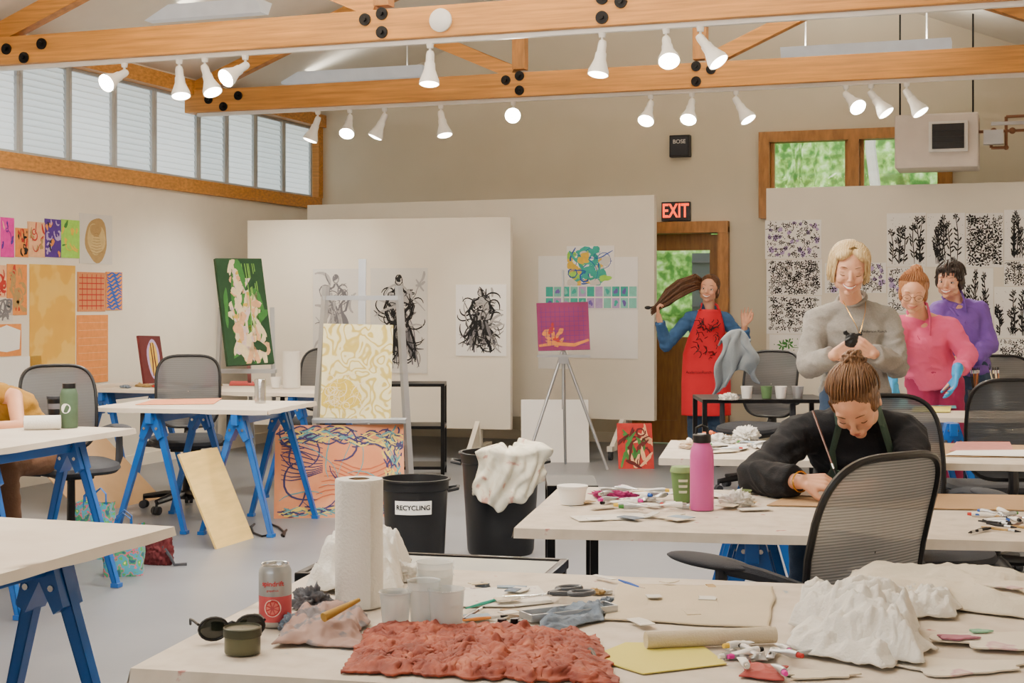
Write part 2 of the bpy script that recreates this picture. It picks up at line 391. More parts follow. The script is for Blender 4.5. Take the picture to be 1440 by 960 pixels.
def hairline(n,back,seed=2,low=-.35):
    g=random.Random(seed); P=[]
    for i in range(n):
        t=-1+2*i/(n-1); th=t*2.0
        P.append(((sin(th)*1.0,-cos(th)*.95 if abs(th)<1.6 else -cos(th)*.6,(.55*cos(th*.8)+.05) if abs(th)<1.7 else low),back))
        P.append(((sin(th)*.7,-cos(th)*.5,.75+g.uniform(-.1,.1)),back))
    return P
def apron(body,rows,mt,name='apron',th=.006):
    mb=MB(); n=len(rows)-1
    def fn(u,v):
        t=v*n; i=min(int(t),n-1); f=t-i; out=V((0,0,0))
        for (c,x,y,rx,ry,h),wt in ((rows[i],1-f),(rows[i+1],f)):
            a=(u*2-1)*h; k=1+.03*noise.noise(V((u*5,v*3,2))); out+=(c+x*(sin(a)*rx*k)+y*(cos(a)*ry*k))*wt
        return out
    mb.grid(fn,30,n*6)
    o=mb.obj(name,[mt],body,world=True,angle=180)
    s=o.modifiers.new('t','SOLIDIFY'); s.thickness=th; s.offset=1
m_sweat=mat('heather_sweatshirt','#8b8782',.95,bump=.4,bs=350,var=.1,vs=120)
m_jean=mat('denim','#33465f',.9,bump=.3,bs=300,var=.15,vs=20)
m_denim=mat('denim_shirt','#33557f',.85,bump=.3,bs=300,var=.18,vs=16)
m_bksw=mat('black_sweater','#1c1d22',.95,bump=.3,bs=250,var=.1)
m_green=mat('green_apron','#3d5148',.85,bump=.3,bs=250,var=.08)
m_redap=mat('red_apron','#c41d2c',.8,bump=.2,bs=200,var=.06)
m_pink=mat('pink_shirt','#de5a88',.85,bump=.2,bs=150,var=.06)
m_mag=mat('magenta_trousers','#9c2a55',.85,var=.08)
m_purp=mat('purple_shirt','#6b4a9e',.8,bump=.2,bs=120,var=.1)
m_tank=mat('mustard_top','#9c7228',.85,bump=.2,bs=150,var=.15,vs=14)
m_brown=mat('brown_trousers','#6a4c39',.9,bump=.2,bs=100,var=.1)
m_shoe=mat('dark_shoe','#25242a',.6); m_glove=mat('blue_glove','#2f8fd0',.45)
m_gold=mat('gold','#c99a3c',.25,metal=1)
# --- woman in grey sweatshirt
D=7.05
j=dict(N=J(1198,423,D),C=J(1198,465,D),P=Jz(1203,.93,D),sL=J(1149,450,D),sR=J(1248,450,D),
 eL=J(1137,515,D-.1),eR=J(1262,515,D-.1),wL=J(1172,500,D-.32),wR=J(1228,497,D-.32),
 hL=Jz(1180,.88,D),hR=Jz(1226,.88,D),kL=Jz(1180,.48,D-.03),kR=Jz(1226,.48,D-.03),aL=Jz(1180,.08,D+.02),aR=Jz(1226,.08,D+.02))
H=headM(J(1194,381,D-.11),-8,15,4,1.07)
hd=[((j['wL'],RT*1+UP*.5-FW*.2,FW+UP*.1),dict(ts=-1,curl=(.5,.7,.4))),((j['wR'],-RT*1+UP*.55-FW*.2,FW+UP*.1),dict(ts=1,curl=(.5,.7,.4)))]
gw=person('woman standing in a grey sweatshirt looking down at her hands',j,H,hd,(m_sweat,.02,.97,'sweatshirt',.02),m_jean,m_shoe,voxel=.0045,wr=.008,collar='crew')
face_parts(gw,H,h_brown,smile=1.1,down=True,teeth=True)
hair(gw,H,h_blond,[('e',(0,.026,.045),(.081,.088,.079)),('e',(-.070,.016,.0),(.017,.044,.062)),('e',(.072,.016,.0),(.017,.044,.062)),('e',(0,.06,-.015),(.072,.05,.072)),
 ('e',(-.036,-.042,.084),(.040,.033,.022),Ry(-.5)),('e',(.04,-.037,.082),(.040,.033,.022),Ry(.6))])
g=random.Random(4); P_=[]
for i in range(64):
    th=g.uniform(-2.35,2.35)+pi; s_=(sin(th)*1.02,-cos(th),-.1); P_.append(((g.uniform(-.1,.35),-.25+g.uniform(-.3,.3),1),s_))
strands(gw,H,h_blond,P_,rad=(.088,.096,.087),r=.0055,seed=4,tail=.075)
P_=[((.15,-.35,1),(-.95,-.62+g.uniform(-.15,.2),.1+g.uniform(-.1,.4))) for i in range(12)]+[((.15,-.35,1),(.98,-.55+g.uniform(-.15,.2),.1+g.uniform(-.1,.4))) for i in range(10)]
strands(gw,H,h_blond,P_,rad=(.087,.096,.086),r=.005,seed=6,tail=.04)
mb=MB(); nn=j['N']
mb.tube([nn+RT*x-FW*y+UP*z for x,y,z in((-.06,.03,.02),(-.04,.1,-.05),(-.012,.145,-.12),(.0,.15,-.16),(.014,.145,-.12),(.04,.1,-.05),(.06,.03,.02))],.0016,n=5)
mb.obj('necklace',[m_gold],gw,world=True)
text('Anderson Ranch',.018,Tr(j['C']+RT*.07-UP*.0-FW*.152)@Rz(A)@Rx(pi/2),m_ink,'sweatshirt_lettering',gw,world=True)
mb=MB(); c=J(1197,478,D-.42)
mb.sph(c,(.03,.018,.036),R=Rz(A)@Ry(.5),n=14); mb.tube([c+UP*.015,c+RT*.05+UP*.03],.007,n=8); mb.tube([c,c-RT*.03+UP*.04],.009)
tag(mkobj('glove',remesh(mb,.004,1,wr=.004,ws=60),[m_blkp],angle=180),'crumpled black glove held in both hands','glove')
# --- painter
D=5.12
j=dict(N=J(1204,580,D-.09),C=J(1203,622,D-.02),P=Jz(1210,.58,D+.22),sL=J(1122,612,D-.06),sR=J(1276,610,D-.06),
 eL=J(1062,672,D-.27),eR=J(1291,668,D-.27),wL=J(1126,677,D-.46),wR=J(1224,683,D-.46),
 hL=Jz(1172,.54,D+.18),hR=Jz(1248,.54,D+.18),kL=Jz(1140,.56,D-.25),kR=Jz(1262,.56,D-.25),aL=Jz(1140,.09,D-.2),aR=Jz(1262,.09,D-.2))
H=headM(J(1203,566,D-.26),-22,52,-8,1.04)
hd=[((j['wL'],RT*1+UP*.0-FW*.25,-UP*.8+FW*.5),dict(ts=-1,curl=(.55,.8,.5),thumb=.5)),((j['wR'],-RT*1+UP*.02-FW*.2,-UP),dict(ts=1,curl=(.35,.5,.4),thumb=.2))]
pw=person('woman in black sweater and green apron bent over painting',j,H,hd,(m_bksw,.022,.93,'sweater',.02),m_jean,m_shoe,voxel=.0045,wr=.009,collar='crew')
face_parts(pw,H,h_brown,smile=0,down=True)
hair(pw,H,h_brown,[('e',(0,.024,.043),(.079,.091,.080)),('e',(-.062,.01,.012),(.018,.05,.042)),('e',(.062,.01,.012),(.018,.05,.042))],wr=.0015)
strands(pw,H,h_brown,hairline(30,(.1,.75,.62)),rad=(.083,.094,.083),r=.0045,seed=5)
strands(pw,H,h_brown,[((-.85,-.5,.1),(-.95,-.55,-.9)),((.85,-.5,.1),(.93,-.5,-.95)),((-.8,-.6,.2),(-.9,-.7,-.6))],rad=(.084,.094,.083),r=.002,seed=8)
bun(pw,H,(.010,.094,.094),.038,h_brown,3)
cx=(j['sR']-j['sL']).normalized(); up=(j['C']-j['P']).normalized(); fw_=-(up.cross(cx)).normalized()
if fw_.dot(-FW)<0: fw_=-fw_
r_=[]
for t,h in((.98,.6),(.8,.8),(.5,1.15),(.2,1.35),(.0,1.45)):
    r_.append((j['P']*(1-t)+j['C']*t,cx,fw_,.195,.152,h))
apron(pw,r_,m_green)
for s in(-1,1):
    mb=MB(); mb.tube([j['C']+cx*s*.10+fw_*.137+up*.0,j['C']+cx*s*.10+fw_*.12+up*.07,j['N']+cx*s*.075+fw_*.088+up*.02,j['N']+cx*s*.068+fw_*.0+up*.052,j['N']+cx*s*.06-fw_*.07+up*.03],.015,n=8,flat=.35)
    mb.obj('apron_strap',[m_green],pw,world=True)
mb=MB(); d=(j['wL']-j['eL']).normalized(); mb.tube([j['wL']+(d.orthogonal().normalized()*cos(t*pi/8)+d.cross(d.orthogonal().normalized())*sin(t*pi/8))*.033 for t in range(16)],.0028,n=6,closed=True)
mb.obj('bracelet',[m_gold],pw,world=True)
m_bh=mat('brush_handle','#5c2f1c',.3,coat=.4)
mb=MB(); b0=J(1170,652,D-.52); b1=J(1143,578,D-.38); mb.cyl(b0,b1,.0028,.004,n=10)
br=mb.obj('paintbrush',[m_bh]); tag(br,'long brown paintbrush held in the painter hand','paintbrush')
mb=MB(); d=(b0-b1).normalized(); mb.cyl(b0,b0+d*.02,.0035,.0035,0,n=10); mb.obj('ferrule',[m_chrome],br,world=True)
mb=MB(); mb.cyl(b0+d*.02,b0+d*.045,.0038,.001,0,n=10); mb.obj('bristles',[m_ink],br,world=True)
# --- woman in red apron
D=12.45
j=dict(N=J(996,434,D),C=J(995,457,D),P=Jz(992,.93,D),sL=J(970,448,D),sR=J(1020,448,D),
 eL=J(936,486,D-.05),eR=J(1046,482,D-.08),wL=J(926,444,D-.12),wR=J(1047,457,D-.2),
 hL=Jz(978,.88,D),hR=Jz(1006,.88,D),kL=Jz(978,.48,D-.03),kR=Jz(1006,.48,D-.03),aL=Jz(978,.08,D+.02),aR=Jz(1006,.08,D+.02))
H=headM(J(997,407,D-.03),-18,0,8,1.07)
hd=[((j['wL'],UP*1-RT*.15,RT*1),dict(ts=1,curl=(.9,1,.7))),((j['wR'],UP*1+RT*.1,-FW),dict(ts=1,curl=(.15,.15,.1),spread=.12,thumb=.1))]
rw=person('laughing woman in denim shirt and red apron holding out her hair',j,H,hd,(m_denim,.016,.9,'denim_shirt',.02),m_jean,m_shoe,t1=.92,collar='shirt')
face_parts(rw,H,h_dark,smile=1,teeth=True)
hair(rw,H,h_br2,[CAP,('e',(-.06,.03,.0),(.022,.05,.05)),('e',(.066,.03,-.01),(.016,.042,.055))])
mb=MB(); a=H@V((-.045,.03,.04)); pts=[a,J(977,396,D-.04),J(957,404,D-.08),J(940,416,D-.1),J(925,430,D-.12),J(916,438,D-.14)]
for i in range(40):
    o=V((rnd.uniform(-.02,.02),rnd.uniform(-.02,.02),rnd.uniform(-.075,.06)))
    w=[.5,.9,1.1,1.0,.4,.35]; mb.tube([p+o*ww+V((0,0,rnd.uniform(-.01,.01))) for p,ww in zip(pts,w)],[.010,.013,.012,.010,.007,.003],n=6)
o=mb.obj('hair_strands',[h_br2],rw,world=True,angle=180); o['kind']='stuff'
cx=RT;ff=-FW; rows=[]
for z,rx,ry,h in((1.33,.13,.132,.75),(1.2,.155,.142,.95),(1.08,.165,.137,1.35),(.95,.19,.150,1.45),(.7,.21,.165,1.35),(.5,.215,.175,1.3),(.43,.215,.175,1.28)):
    c=j['C'].copy(); c=c+(j['P']-j['C'])*((1.25-z)/.33 if z>.93 else 1); c.z=z; rows.append((c,cx,ff,rx,ry,h))
apron(rw,rows,m_redap)
for s in(-1,1):
    mb=MB(); mb.tube([j['C']+cx*s*.08+ff*.135+UP*.13,j['N']+cx*s*.065+ff*.075+UP*.03,j['N']+cx*s*.055-ff*.03+UP*.045],.011,n=8,flat=.4)
    mb.obj('apron_strap',[m_redap],rw,world=True)
Mt=lambda c,z,y=.17:Tr(V((c.x,c.y,z))-FW*y)@Rz(A)@Rx(pi/2)
text('AndersonRanch arts center',.034,Mt(j['P'],.80,.182),m_ink,'apron_lettering',rw,world=True)
mb=MB(); r2=random.Random(5)
mb.M=Mt(j['P'],1.08,.165)
for i in range(44):
    x,y=r2.uniform(-.1,.09),r2.uniform(-.18,.14); a=r2.uniform(0,3); L=r2.uniform(.03,.07)
    mb.tube([(x,y,0),(x+L*.5*cos(a),y+L*.5*sin(a)+.008,.001),(x+L*cos(a+.5),y+L*sin(a+.5),0)],.004,n=5,flat=.5)
mb.obj('apron_print',[m_ink],rw,world=True)
mb=MB(); c=j['wL']+UP*.09; mb.cap(c-RT*.07-UP*.02,c+RT*.02,.009,.008); mb.sph(c-RT*.09-UP*.02,(.03,.014,.016),R=Rz(A),n=12)
tag(mkobj('hairbrush',remesh(mb,.004,1),[m_blkp],angle=180),'black hairbrush held at the ends of long hair','hairbrush')
# --- pink woman
D=9.0
j=dict(N=J(1294,438,D-.1),C=J(1297,474,D-.05),P=Jz(1312,.92,D+.05),sL=J(1265,458,D-.1),sR=J(1335,460,D-.1),
 eL=J(1249,503,D-.2),eR=J(1362,500,D-.12),wL=J(1256,535,D-.36),wR=J(1345,526,D-.36),
 hL=Jz(1298,.88,D+.05),hR=Jz(1334,.88,D+.05),kL=Jz(1298,.48,D),kR=Jz(1338,.48,D),aL=Jz(1298,.08,D+.05),aR=Jz(1338,.08,D+.05))
H=headM(J(1284,413,D-.2),-16,18,4,1.07)
hd=[((j['wL'],-UP*1+RT*.1-FW*.3,-RT+FW),dict(ts=1,curl=(.3,.4,.3))),((j['wR'],-UP*1-RT*.3-FW*.3,-RT),dict(ts=1,curl=(.3,.4,.3)))]
kw=person('woman in pink button shirt and glasses leaning over a table',j,H,hd,(m_pink,.022,.8,'pink_shirt',.0),m_mag,m_shoe,t1=.9,collar='shirt')
face_parts(kw,H,h_red,smile=.6,down=True,glasses=True)
hair(kw,H,h_red,[CAP,('e',(-.066,.02,.0),(.014,.045,.05)),('e',(.068,.02,.0),(.014,.045,.05))],wr=.002)
strands(kw,H,h_red,hairline(22,(.1,.3,1)),rad=(.083,.093,.084),r=.005,seed=9)
bun(kw,H,(.01,.04,.122),.034,h_red,5)
for w,d,n in((j['wL'],-UP*1+RT*.1-FW*.3,-RT+FW),(j['wR'],-UP*1-RT*.3-FW*.3,-RT)):
    mb=MB(); hand(mb,w,d,n,ts=1,curl=(.3,.4,.3),sc=1.12); mb.cap(w-V(d).normalized()*.04,w,.034,.03,n=12)
    mkobj('glove',remesh(mb,.005,1,name='glove'),[m_glove],kw,angle=180,recenter=False,world=True)
# --- purple woman
D=9.75
j=dict(N=J(1342,419,D),C=J(1348,450,D),P=Jz(1356,.93,D),sL=J(1320,436,D),sR=J(1376,436,D),
 eL=J(1312,474,D-.1),eR=J(1392,484,D-.06),wL=J(1330,505,D-.2),wR=J(1366,508,D-.24),
 hL=Jz(1342,.88,D),hR=Jz(1374,.88,D),kL=Jz(1342,.48,D),kR=Jz(1374,.48,D),aL=Jz(1342,.08,D),aR=Jz(1374,.08,D))
H=headM(J(1335,396,D-.05),-30,6,6,1.06)
hd=[((j['wL'],-UP*1-FW*.3,RT),dict(ts=-1,curl=(.3,.4,.3))),((j['wR'],-RT*1-FW*.3,FW),dict(ts=1,curl=(.3,.4,.3)))]
vw=person('smiling woman with dark hair in an open purple shirt',j,H,hd,(m_purp,.024,.9,'purple_shirt',.0),m_jean,m_shoe,t1=.88,collar='shirt')
face_parts(vw,H,h_dark,smile=1,teeth=True)
hair(vw,H,h_dark,[('e',(0,.024,.045),(.084,.09,.082)),('e',(-.07,.02,.0),(.018,.05,.045)),('e',(.072,.02,.0),(.018,.05,.045)),('e',(-.03,-.05,.078),(.036,.028,.02)),('e',(.03,-.045,.08),(.036,.028,.02)),('e',(0,.06,.08),(.06,.05,.05))],wr=.006)
g=random.Random(11); strands(vw,H,h_dark,[((g.uniform(-.4,.4),g.uniform(-.2,.5),1),(sin(t)*1.0,-cos(t),g.uniform(-.2,.35))) for t in [g.uniform(-2.9,2.9) for _ in range(34)]],rad=(.088,.096,.09),r=.006,seed=12,tail=.02)
bun(vw,H,(.0,.03,.115),.034,h_dark,7)
# --- seated person at the left table
D=7.75
j=dict(N=J(-22,545,D-.1),C=J(12,578,D+.05),P=Jz(50,.6,D+.12),sL=J(-60,560,D-.15),sR=J(20,558,D-.1),
 eL=J(-80,610,D-.3),eR=J(26,600,D-.32),wL=J(-70,592,D-.5),wR=J(-34,600,D-.5),
 hL=Jz(28,.56,D+.02),hR=Jz(60,.56,D+.12),kL=Jz(-45,.56,D-.25),kR=Jz(6,.55,D-.22),aL=Jz(-30,.09,D-.1),aR=Jz(14,.09,D-.05))
H=headM(J(-56,505,D-.2),-30,34,0)
hd=[((j['wL'],-FW-RT*.3,-UP),dict(ts=1,curl=(.3,.4,.3))),((j['wR'],-RT-FW*.3,-UP),dict(ts=1,curl=(.3,.4,.3)))]
lw=person('seated woman in mustard tank top and brown trousers leaning on table',j,H,hd,(m_tank,.014,0,'tank_top',.02),m_brown,m_shoe,skin=m_skin2,k=.98)
face_parts(lw,H,h_brown,smile=0,down=True); hair(lw,H,h_brown,[CAP,('e',(0,.07,-.01),(.06,.04,.07))])
# ---------------------------------------------------------------- room shell
def bx(name,x0,x1,y0,y1,z0,z1,mt,bev=0,parent=None):
    mb=MB(); mb.box(((x0+x1)/2,(y0+y1)/2,(z0+z1)/2),(x1-x0,y1-y0,z1-z0),0,bev=bev); return mb.obj(name,[mt],parent,smooth=False)
XL,XR,YB,Y0=-7.1,1.3,14.,-2.
RX=-3.175; SL=.39; RZ=3.42+SL*(RX-XL)
structure(bx('floor',XL-.3,XR+.3,Y0-.3,YB+.3,-.12,0,m_floor))
mb=MB(); mb.box((XL-.1,(Y0+YB)/2,1.2),(.2,YB-Y0+.4,2.4)); mb.box((XL-.1,(Y0+YB)/2,3.45),(.2,YB-Y0+.4,.2)); mb.box((XL-.1,(Y0+8.3)/2,2.875),(.2,8.3-Y0,.95)); structure(mb.obj('wall_left',[m_white],smooth=False))
mb=MB(); mb.box((XR+.1,(Y0+YB)/2,1.8),(.2,YB-Y0+.4,3.6)); structure(mb.obj('wall_right',[m_white],smooth=False))
mb=MB(); mb.box(((XL+XR)/2,Y0-.1,2.6),(XR-XL+.4,.2,5.2)); structure(mb.obj('wall_front',[m_white],smooth=False))
dx0,dx1=-3.62,-2.68; wx0,wx1=-2.36,-.62
mb=MB()
def wb(x0,x1,z0,z1): mb.box(((x0+x1)/2,YB+.1,(z0+z1)/2),(x1-x0,.2,z1-z0))
wb(XL,dx0,0,3.02); wb(dx0,dx1,2.12,3.02); wb(dx1,wx0,0,3.02); wb(wx0,wx1,0,2.2); wb(wx1,XR,0,3.02)
mb.poly([(XL,YB,3.02),(XR,YB,3.02),(XR,YB,3.25),(RX,YB,RZ),(XL,YB,3.42)],0,(0,.2,0))
structure(mb.obj('wall_back',[m_beige],smooth=False))
mb=MB()
for x0,x1,z0,z1 in((XL-.4,RX,3.42-.4*SL,RZ),(RX,XR+.4,RZ,RZ-SL*(XR+.4-RX))):
    mb.poly([(x0,Y0-.3,z0),(x1,Y0-.3,z1),(x1,Y0-.3,z1+.15),(x0,Y0-.3,z0+.15)],0,(0,YB-Y0+.6,0))
structure(mb.obj('ceiling',[m_ceil],smooth=False))
structure(bx('trim_1',XL-.02,XL+.05,8.2,YB,2.38,2.5,m_wood)); structure(bx('trim_2',XL-.02,XL+.1,8.2,YB,3.25,3.38,m_wood))
structure(bx('trim_3',XL-.02,XL+.06,YB-.1,YB,2.5,3.25,m_wood))
structure(bx('baseboard_left',XL,XL+.015,Y0,YB,0,.1,m_white)); structure(bx('baseboard_back',XL,dx0-.1,YB-.015,YB,0,.1,m_white))
m_louv=[]
for nm,c in(('frosted_light','#f6f8f7'),('frosted_grey','#eef1f0')):
    m,nt,b=base(nm); b.inputs['Base Color'].default_value=hexc(c); b.inputs['Roughness'].default_value=.4
    tl=nt.nodes.new('ShaderNodeBsdfTranslucent'); tl.inputs['Color'].default_value=hexc(c); mx=nt.nodes.new('ShaderNodeMixShader'); mx.inputs[0].default_value=.75
    nt.links.new(b.outputs[0],mx.inputs[1]); nt.links.new(tl.outputs[0],mx.inputs[2]); nt.links.new(mx.outputs[0],nt.nodes['Material Output'].inputs[0]); m_louv.append(m)
m_alf=mat('alum_frame','#b4b9bc',.5,metal=.1)
ys=[8.5,9.1,9.7,10.31,10.9,11.62,12.12,12.67,13.25,13.88]
for i,(a,b) in enumerate(zip(ys,ys[1:])):
    mb=MB()
    for y in(a+.02,b-.02): mb.box((XL-.02,y,2.875),(.03,.035,.75),1)
    mb.box((XL-.02,(a+b)/2,2.51),(.03,b-a-.08,.03),1); mb.box((XL-.02,(a+b)/2,3.24),(.03,b-a-.08,.03),1)
    for k in range(14): mb.box((XL-.03,(a+b)/2,2.555+k*.0505),(.004,b-a-.075,.055),0,R=Ry(-.25 if i%2 else -.12))
    structure(mb.obj('window_%d'%(i+1),[m_louv[i%2],m_alf],smooth=False))
m_glass,nt,b=base('pane_glass')
tb=nt.nodes.new('ShaderNodeBsdfTransparent'); mx=nt.nodes.new('ShaderNodeMixShader'); mx.inputs[0].default_value=.06; gl=nt.nodes.new('ShaderNodeBsdfGlossy'); gl.inputs['Roughness'].default_value=.03
nt.links.new(tb.outputs[0],mx.inputs[1]); nt.links.new(gl.outputs[0],mx.inputs[2]); nt.links.new(mx.outputs[0],nt.nodes['Material Output'].inputs[0])
mb=MB(); z0,z1=2.2,3.02
for x in(wx0+.03,(wx0+wx1)/2,wx1-.03): mb.box((x,YB+.02,(z0+z1)/2),(.1,.16,z1-z0),0)
for z in(z0+.04,z1-.05): mb.box(((wx0+wx1)/2,YB+.025,z),(wx1-wx0,.16,.1),0)
for x in(wx0+.1,(wx0+wx1)/2-.07,(wx0+wx1)/2+.07,wx1-.1): mb.box((x,YB+.05,(z0+z1)/2),(.035,.06,z1-z0-.16),0)
mb.box(((wx0+wx1)/2,YB+.06,(z0+z1)/2),(wx1-wx0-.1,.005,z1-z0-.1),1)
structure(mb.obj('window_10',[m_woodv,m_glass],smooth=False))
mb=MB()
for x in(dx0+.05,dx1-.04): mb.box((x,YB+.03,1.06),(.1,.24,2.12),0)
mb.box(((dx0+dx1)/2,YB+.025,2.12),(dx1-dx0+.02,.25,.11),0); structure(mb.obj('trim_4',[m_woodv],smooth=False))
mb=MB(); a,b=dx0+.1,dx1-.09; c=(a+b)/2
mb.box((a+.05,YB+.05,1.03),(.1,.045,2.04)); mb.box((b-.05,YB+.05,1.03),(.1,.045,2.04))
for z,h in((1.98,.16),(.98,.14),(.12,.22)): mb.box((c,YB+.052,z),(b-a-.19,.045,h))
mb.box((c,YB+.055,.56),(b-a-.19,.02,.7)); mb.box((c,YB+.051,.56),(.1,.044,.7))
mb.box((c,YB+.05,1.5),(b-a-.19,.006,.9),1)
dr=structure(mb.obj('door_1',[m_door,m_glass],smooth=False))
mb=MB(); mb.cyl((b-.05,YB+.02,1.0),(b-.05,YB-.05,1.0),.01); mb.sph((b-.05,YB-.06,1.0),.028); mb.obj('knob',[m_chrome],dr,world=True)
# outdoors
mb=MB()
mb.grid(lambda u,v:V((-14+u*22,YB+.32+v*14,-.15)),4,4); structure(mb.obj('ground_outside',[mat('lawn','#5a7a35',.9,var=.3,vs=8)]))
m_leaf=matramp('foliage',[(0,'#24481a'),(.42,'#4a8030'),(.55,'#8fc05a'),(.75,'#dff0bd')],scale=9,detail=8,rough=.8)
for c,r in(((-7.0,19,2.0),(1.2,1.1,2.2)),((-4.3,19.,2.0),(1.25,1.1,2.2)),((-1.6,19.2,2.6),(1.2,1.2,2.8)),((1.1,19.4,2.6),(1.2,1.2,2.8)),((-5.7,23,3.3),(1.5,1.2,3.5)),((-2.9,23,3.3),(1.15,1.2,3.5)),((-.2,23.4,3.5),(1.2,1.2,3.7)),((2.5,23.6,3.5),(1.2,1.2,3.7))):
    mb=MB(); rr=bmesh.ops.create_icosphere(mb.bm,subdivisions=5,radius=1)
    for v in rr['verts']:
        n=v.co.copy(); k=1+.1*noise.noise(n*3)+.08*noise.noise(n*9+V(c))+.07*noise.noise(n*24); v.co=V((n.x*r[0]*k,n.y*r[1]*k,n.z*r[2]*min(k,1.08)))+V(c)
    tag(mb.obj('garden_tree',[m_leaf],angle=180),'leafy green tree growing outside the windows','tree',group='garden trees')
mb=MB(); mb.tube([(-1.75,17.2,-.14),(-1.5,17.2,2),(-1.65,17.2,3.2),(-1.5,17.2,5)],.06); tag(mb.obj('tree_trunk',[mat('pale_bark','#cfcabb',.8)]),'slender pale birch trunk outside the window','tree trunk')
mb=MB(); mb.box((-3.0,16.4,.9),(1.1,.1,2.1),0)
for k in range(8): mb.box((-3.0,16.34,.1+k*.25),(1.1,.03,.02),1)
tag(mb.obj('garden_shed',[mat('grey_boards','#6a6f73',.8),m_ink2],smooth=False),'weathered grey boarded shed wall outside the door','shed')
# ---------------------------------------------------------------- trusses
def beam(mb,a,b,w,h,m=0):
    a=V(a);b=V(b);d=b-a;L=d.length; x=d.normalized(); y=V((0,1,0)); z=x.cross(y).normalized()
    R=Matrix((x,y,z)).transposed().to_4x4(); mb.box((a+b)/2,(L,w,h),m,R=R,bev=.006)
EXR=.75
for Y in(5.95,8.7,11.44):
    rt=thing('roof_truss','honey-coloured timber roof truss with black bolts spanning the room','roof truss',(RX,Y,3.09),group='roof trusses'); o=V((RX,Y,3.09))
    def part(nm,fn,mt):
        mb=MB(); mb.M=Tr(-o); fn(mb); return mb.obj(nm,[mt],rt,smooth=False)
    part('bottom_chord',lambda m:beam(m,(XL,Y,3.19),(XR,Y,3.19),.14,.2),m_wood)
    for s in(-1,1):
        ex=XL if s<0 else EXR
        part('top_chord',lambda m:beam(m,(ex,Y,3.27),(RX,Y,3.27+SL*abs(RX-ex)-.02),.1,.14),m_wood)
        px_=RX+s*.76; part('post',lambda m:m.box((px_,Y,(3.29+3.3+SL*3.1)/2),(.11,.1,SL*3.1-.05),0,bev=.005),m_woodv)
        q=RX+s*2.2; part('diagonal_brace',lambda m:beam(m,(px_+s*.05,Y,3.3),(q,Y,3.26+SL*(abs(ex-q))-.02),.09,.11),m_wood)
        for x,z in((px_+s*.1,3.23),(px_-s*.02,3.26),(px_-s*.02,3.14),(ex-s*.25,3.2),(ex-s*.55,3.22),(ex-s*.4,3.13)):
            def bf(m):
                m.cyl((x,Y-.1,z),(x,Y+.1,z),.015,n=6)
                for k in(-1,1): m.cyl((x,Y+k*.07,z),(x,Y+k*.082,z),.04,n=20)
            part('bolt',bf,m_bolt)
m_fix=mat('fixture_enamel_glow','#d3d9df',.4,em=.25)  # housings given a faint glow so their undersides look lit
def strip(a,b,en=60,lab='long white suspended fluorescent uplight below the sloped ceiling'):
    a=V(a);b=V(b); c=(a+b)/2; L=(b-a).length; an=math.atan2(b.y-a.y,b.x-a.x)
    r=thing('fluorescent_fixture',lab,'light fixture',c,an,group='fluorescent fixtures')
    mb=MB(); mb.poly([(-L/2,-.12,.05),(-L/2,-.06,-.05),(-L/2,.06,-.05),(-L/2,.12,.05)],0,(L,0,0)); mb.obj('housing',[m_fix],r,smooth=False)
    for x in(-L/2+.2,L/2-.2):
        mb=MB(); zt=3.42+SL*min(c.x-XL,.75-c.x)-c.z; mb.cyl((x,0,.02),(x,0,zt),.006); mb.obj('hanger',[m_whmetal],r)
    if en:
        l=bpy.data.lights.new('uplight','AREA'); l.shape='RECTANGLE'; l.size=L; l.size_y=.15; l.energy=en; l.color=(1,.93,.82)
        o=bpy.data.objects.new('uplight',l); bpy.context.collection.objects.link(o); o.parent=r; o.location=(0,0,.07); o.rotation_euler=(pi,0,0)
strip(WY(105,28,10.),WY(372,12,10.),3); strip(WY(400,113,12.7),WY(600,100,12.7),2); strip(WY(1100,76,12.7),WY(1338,66,12.7),20)
for x0,x1,y in((-5.5,-4.2,7.2),(-2.5,-.9,7.2),(-2.5,-.9,10.2),(-5.5,-4.2,4.),(-2.5,-.9,4.)): strip((x0,y,3.65),(x1,y,3.65),130)
p=WY(618,29,8.6); mb=MB(); mb.lathe([(.001,0),(.075,0),(.075,.02),(.055,.035),(.05,.035),(.03,.045),(.001,.045)],M=Tr(V((p.x,8.63,3.19)))@Rx(pi/2)); tag(mb.obj('smoke_detector',[m_whmetal]),'round white smoke detector mounted on the roof beam','smoke detector')
for Y in(8.7,11.44):
    tag(bx('lighting_track',XL+.1,XR,Y-.02,Y+.02,3.06,3.09,m_whmetal),'white lighting track fixed under the roof truss','lighting track',group='lighting tracks')
m_bulb=mat('lit_bulb','#fff4dc',.3,em=90); m_bulbd=mat('dim_bulb','#fff4e0',.3,em=20)
L1=[(175,160,122,1),(252,256,130,0),(288,300,128,0),(345,323,117,1),(605,604,122,0),(847,841,102,0),(937,938,104,1),(985,1014,95,0)]
L2=[(447,436,200,0),(492,489,200,1),(541,526,198,0),(620,627,197,0),(722,720,180,2),(915,903,182,1),(973,962,182,1),(1035,1053,172,0),(1190,1205,162,1),(1225,1250,167,0),(1275,1297,165,0)]
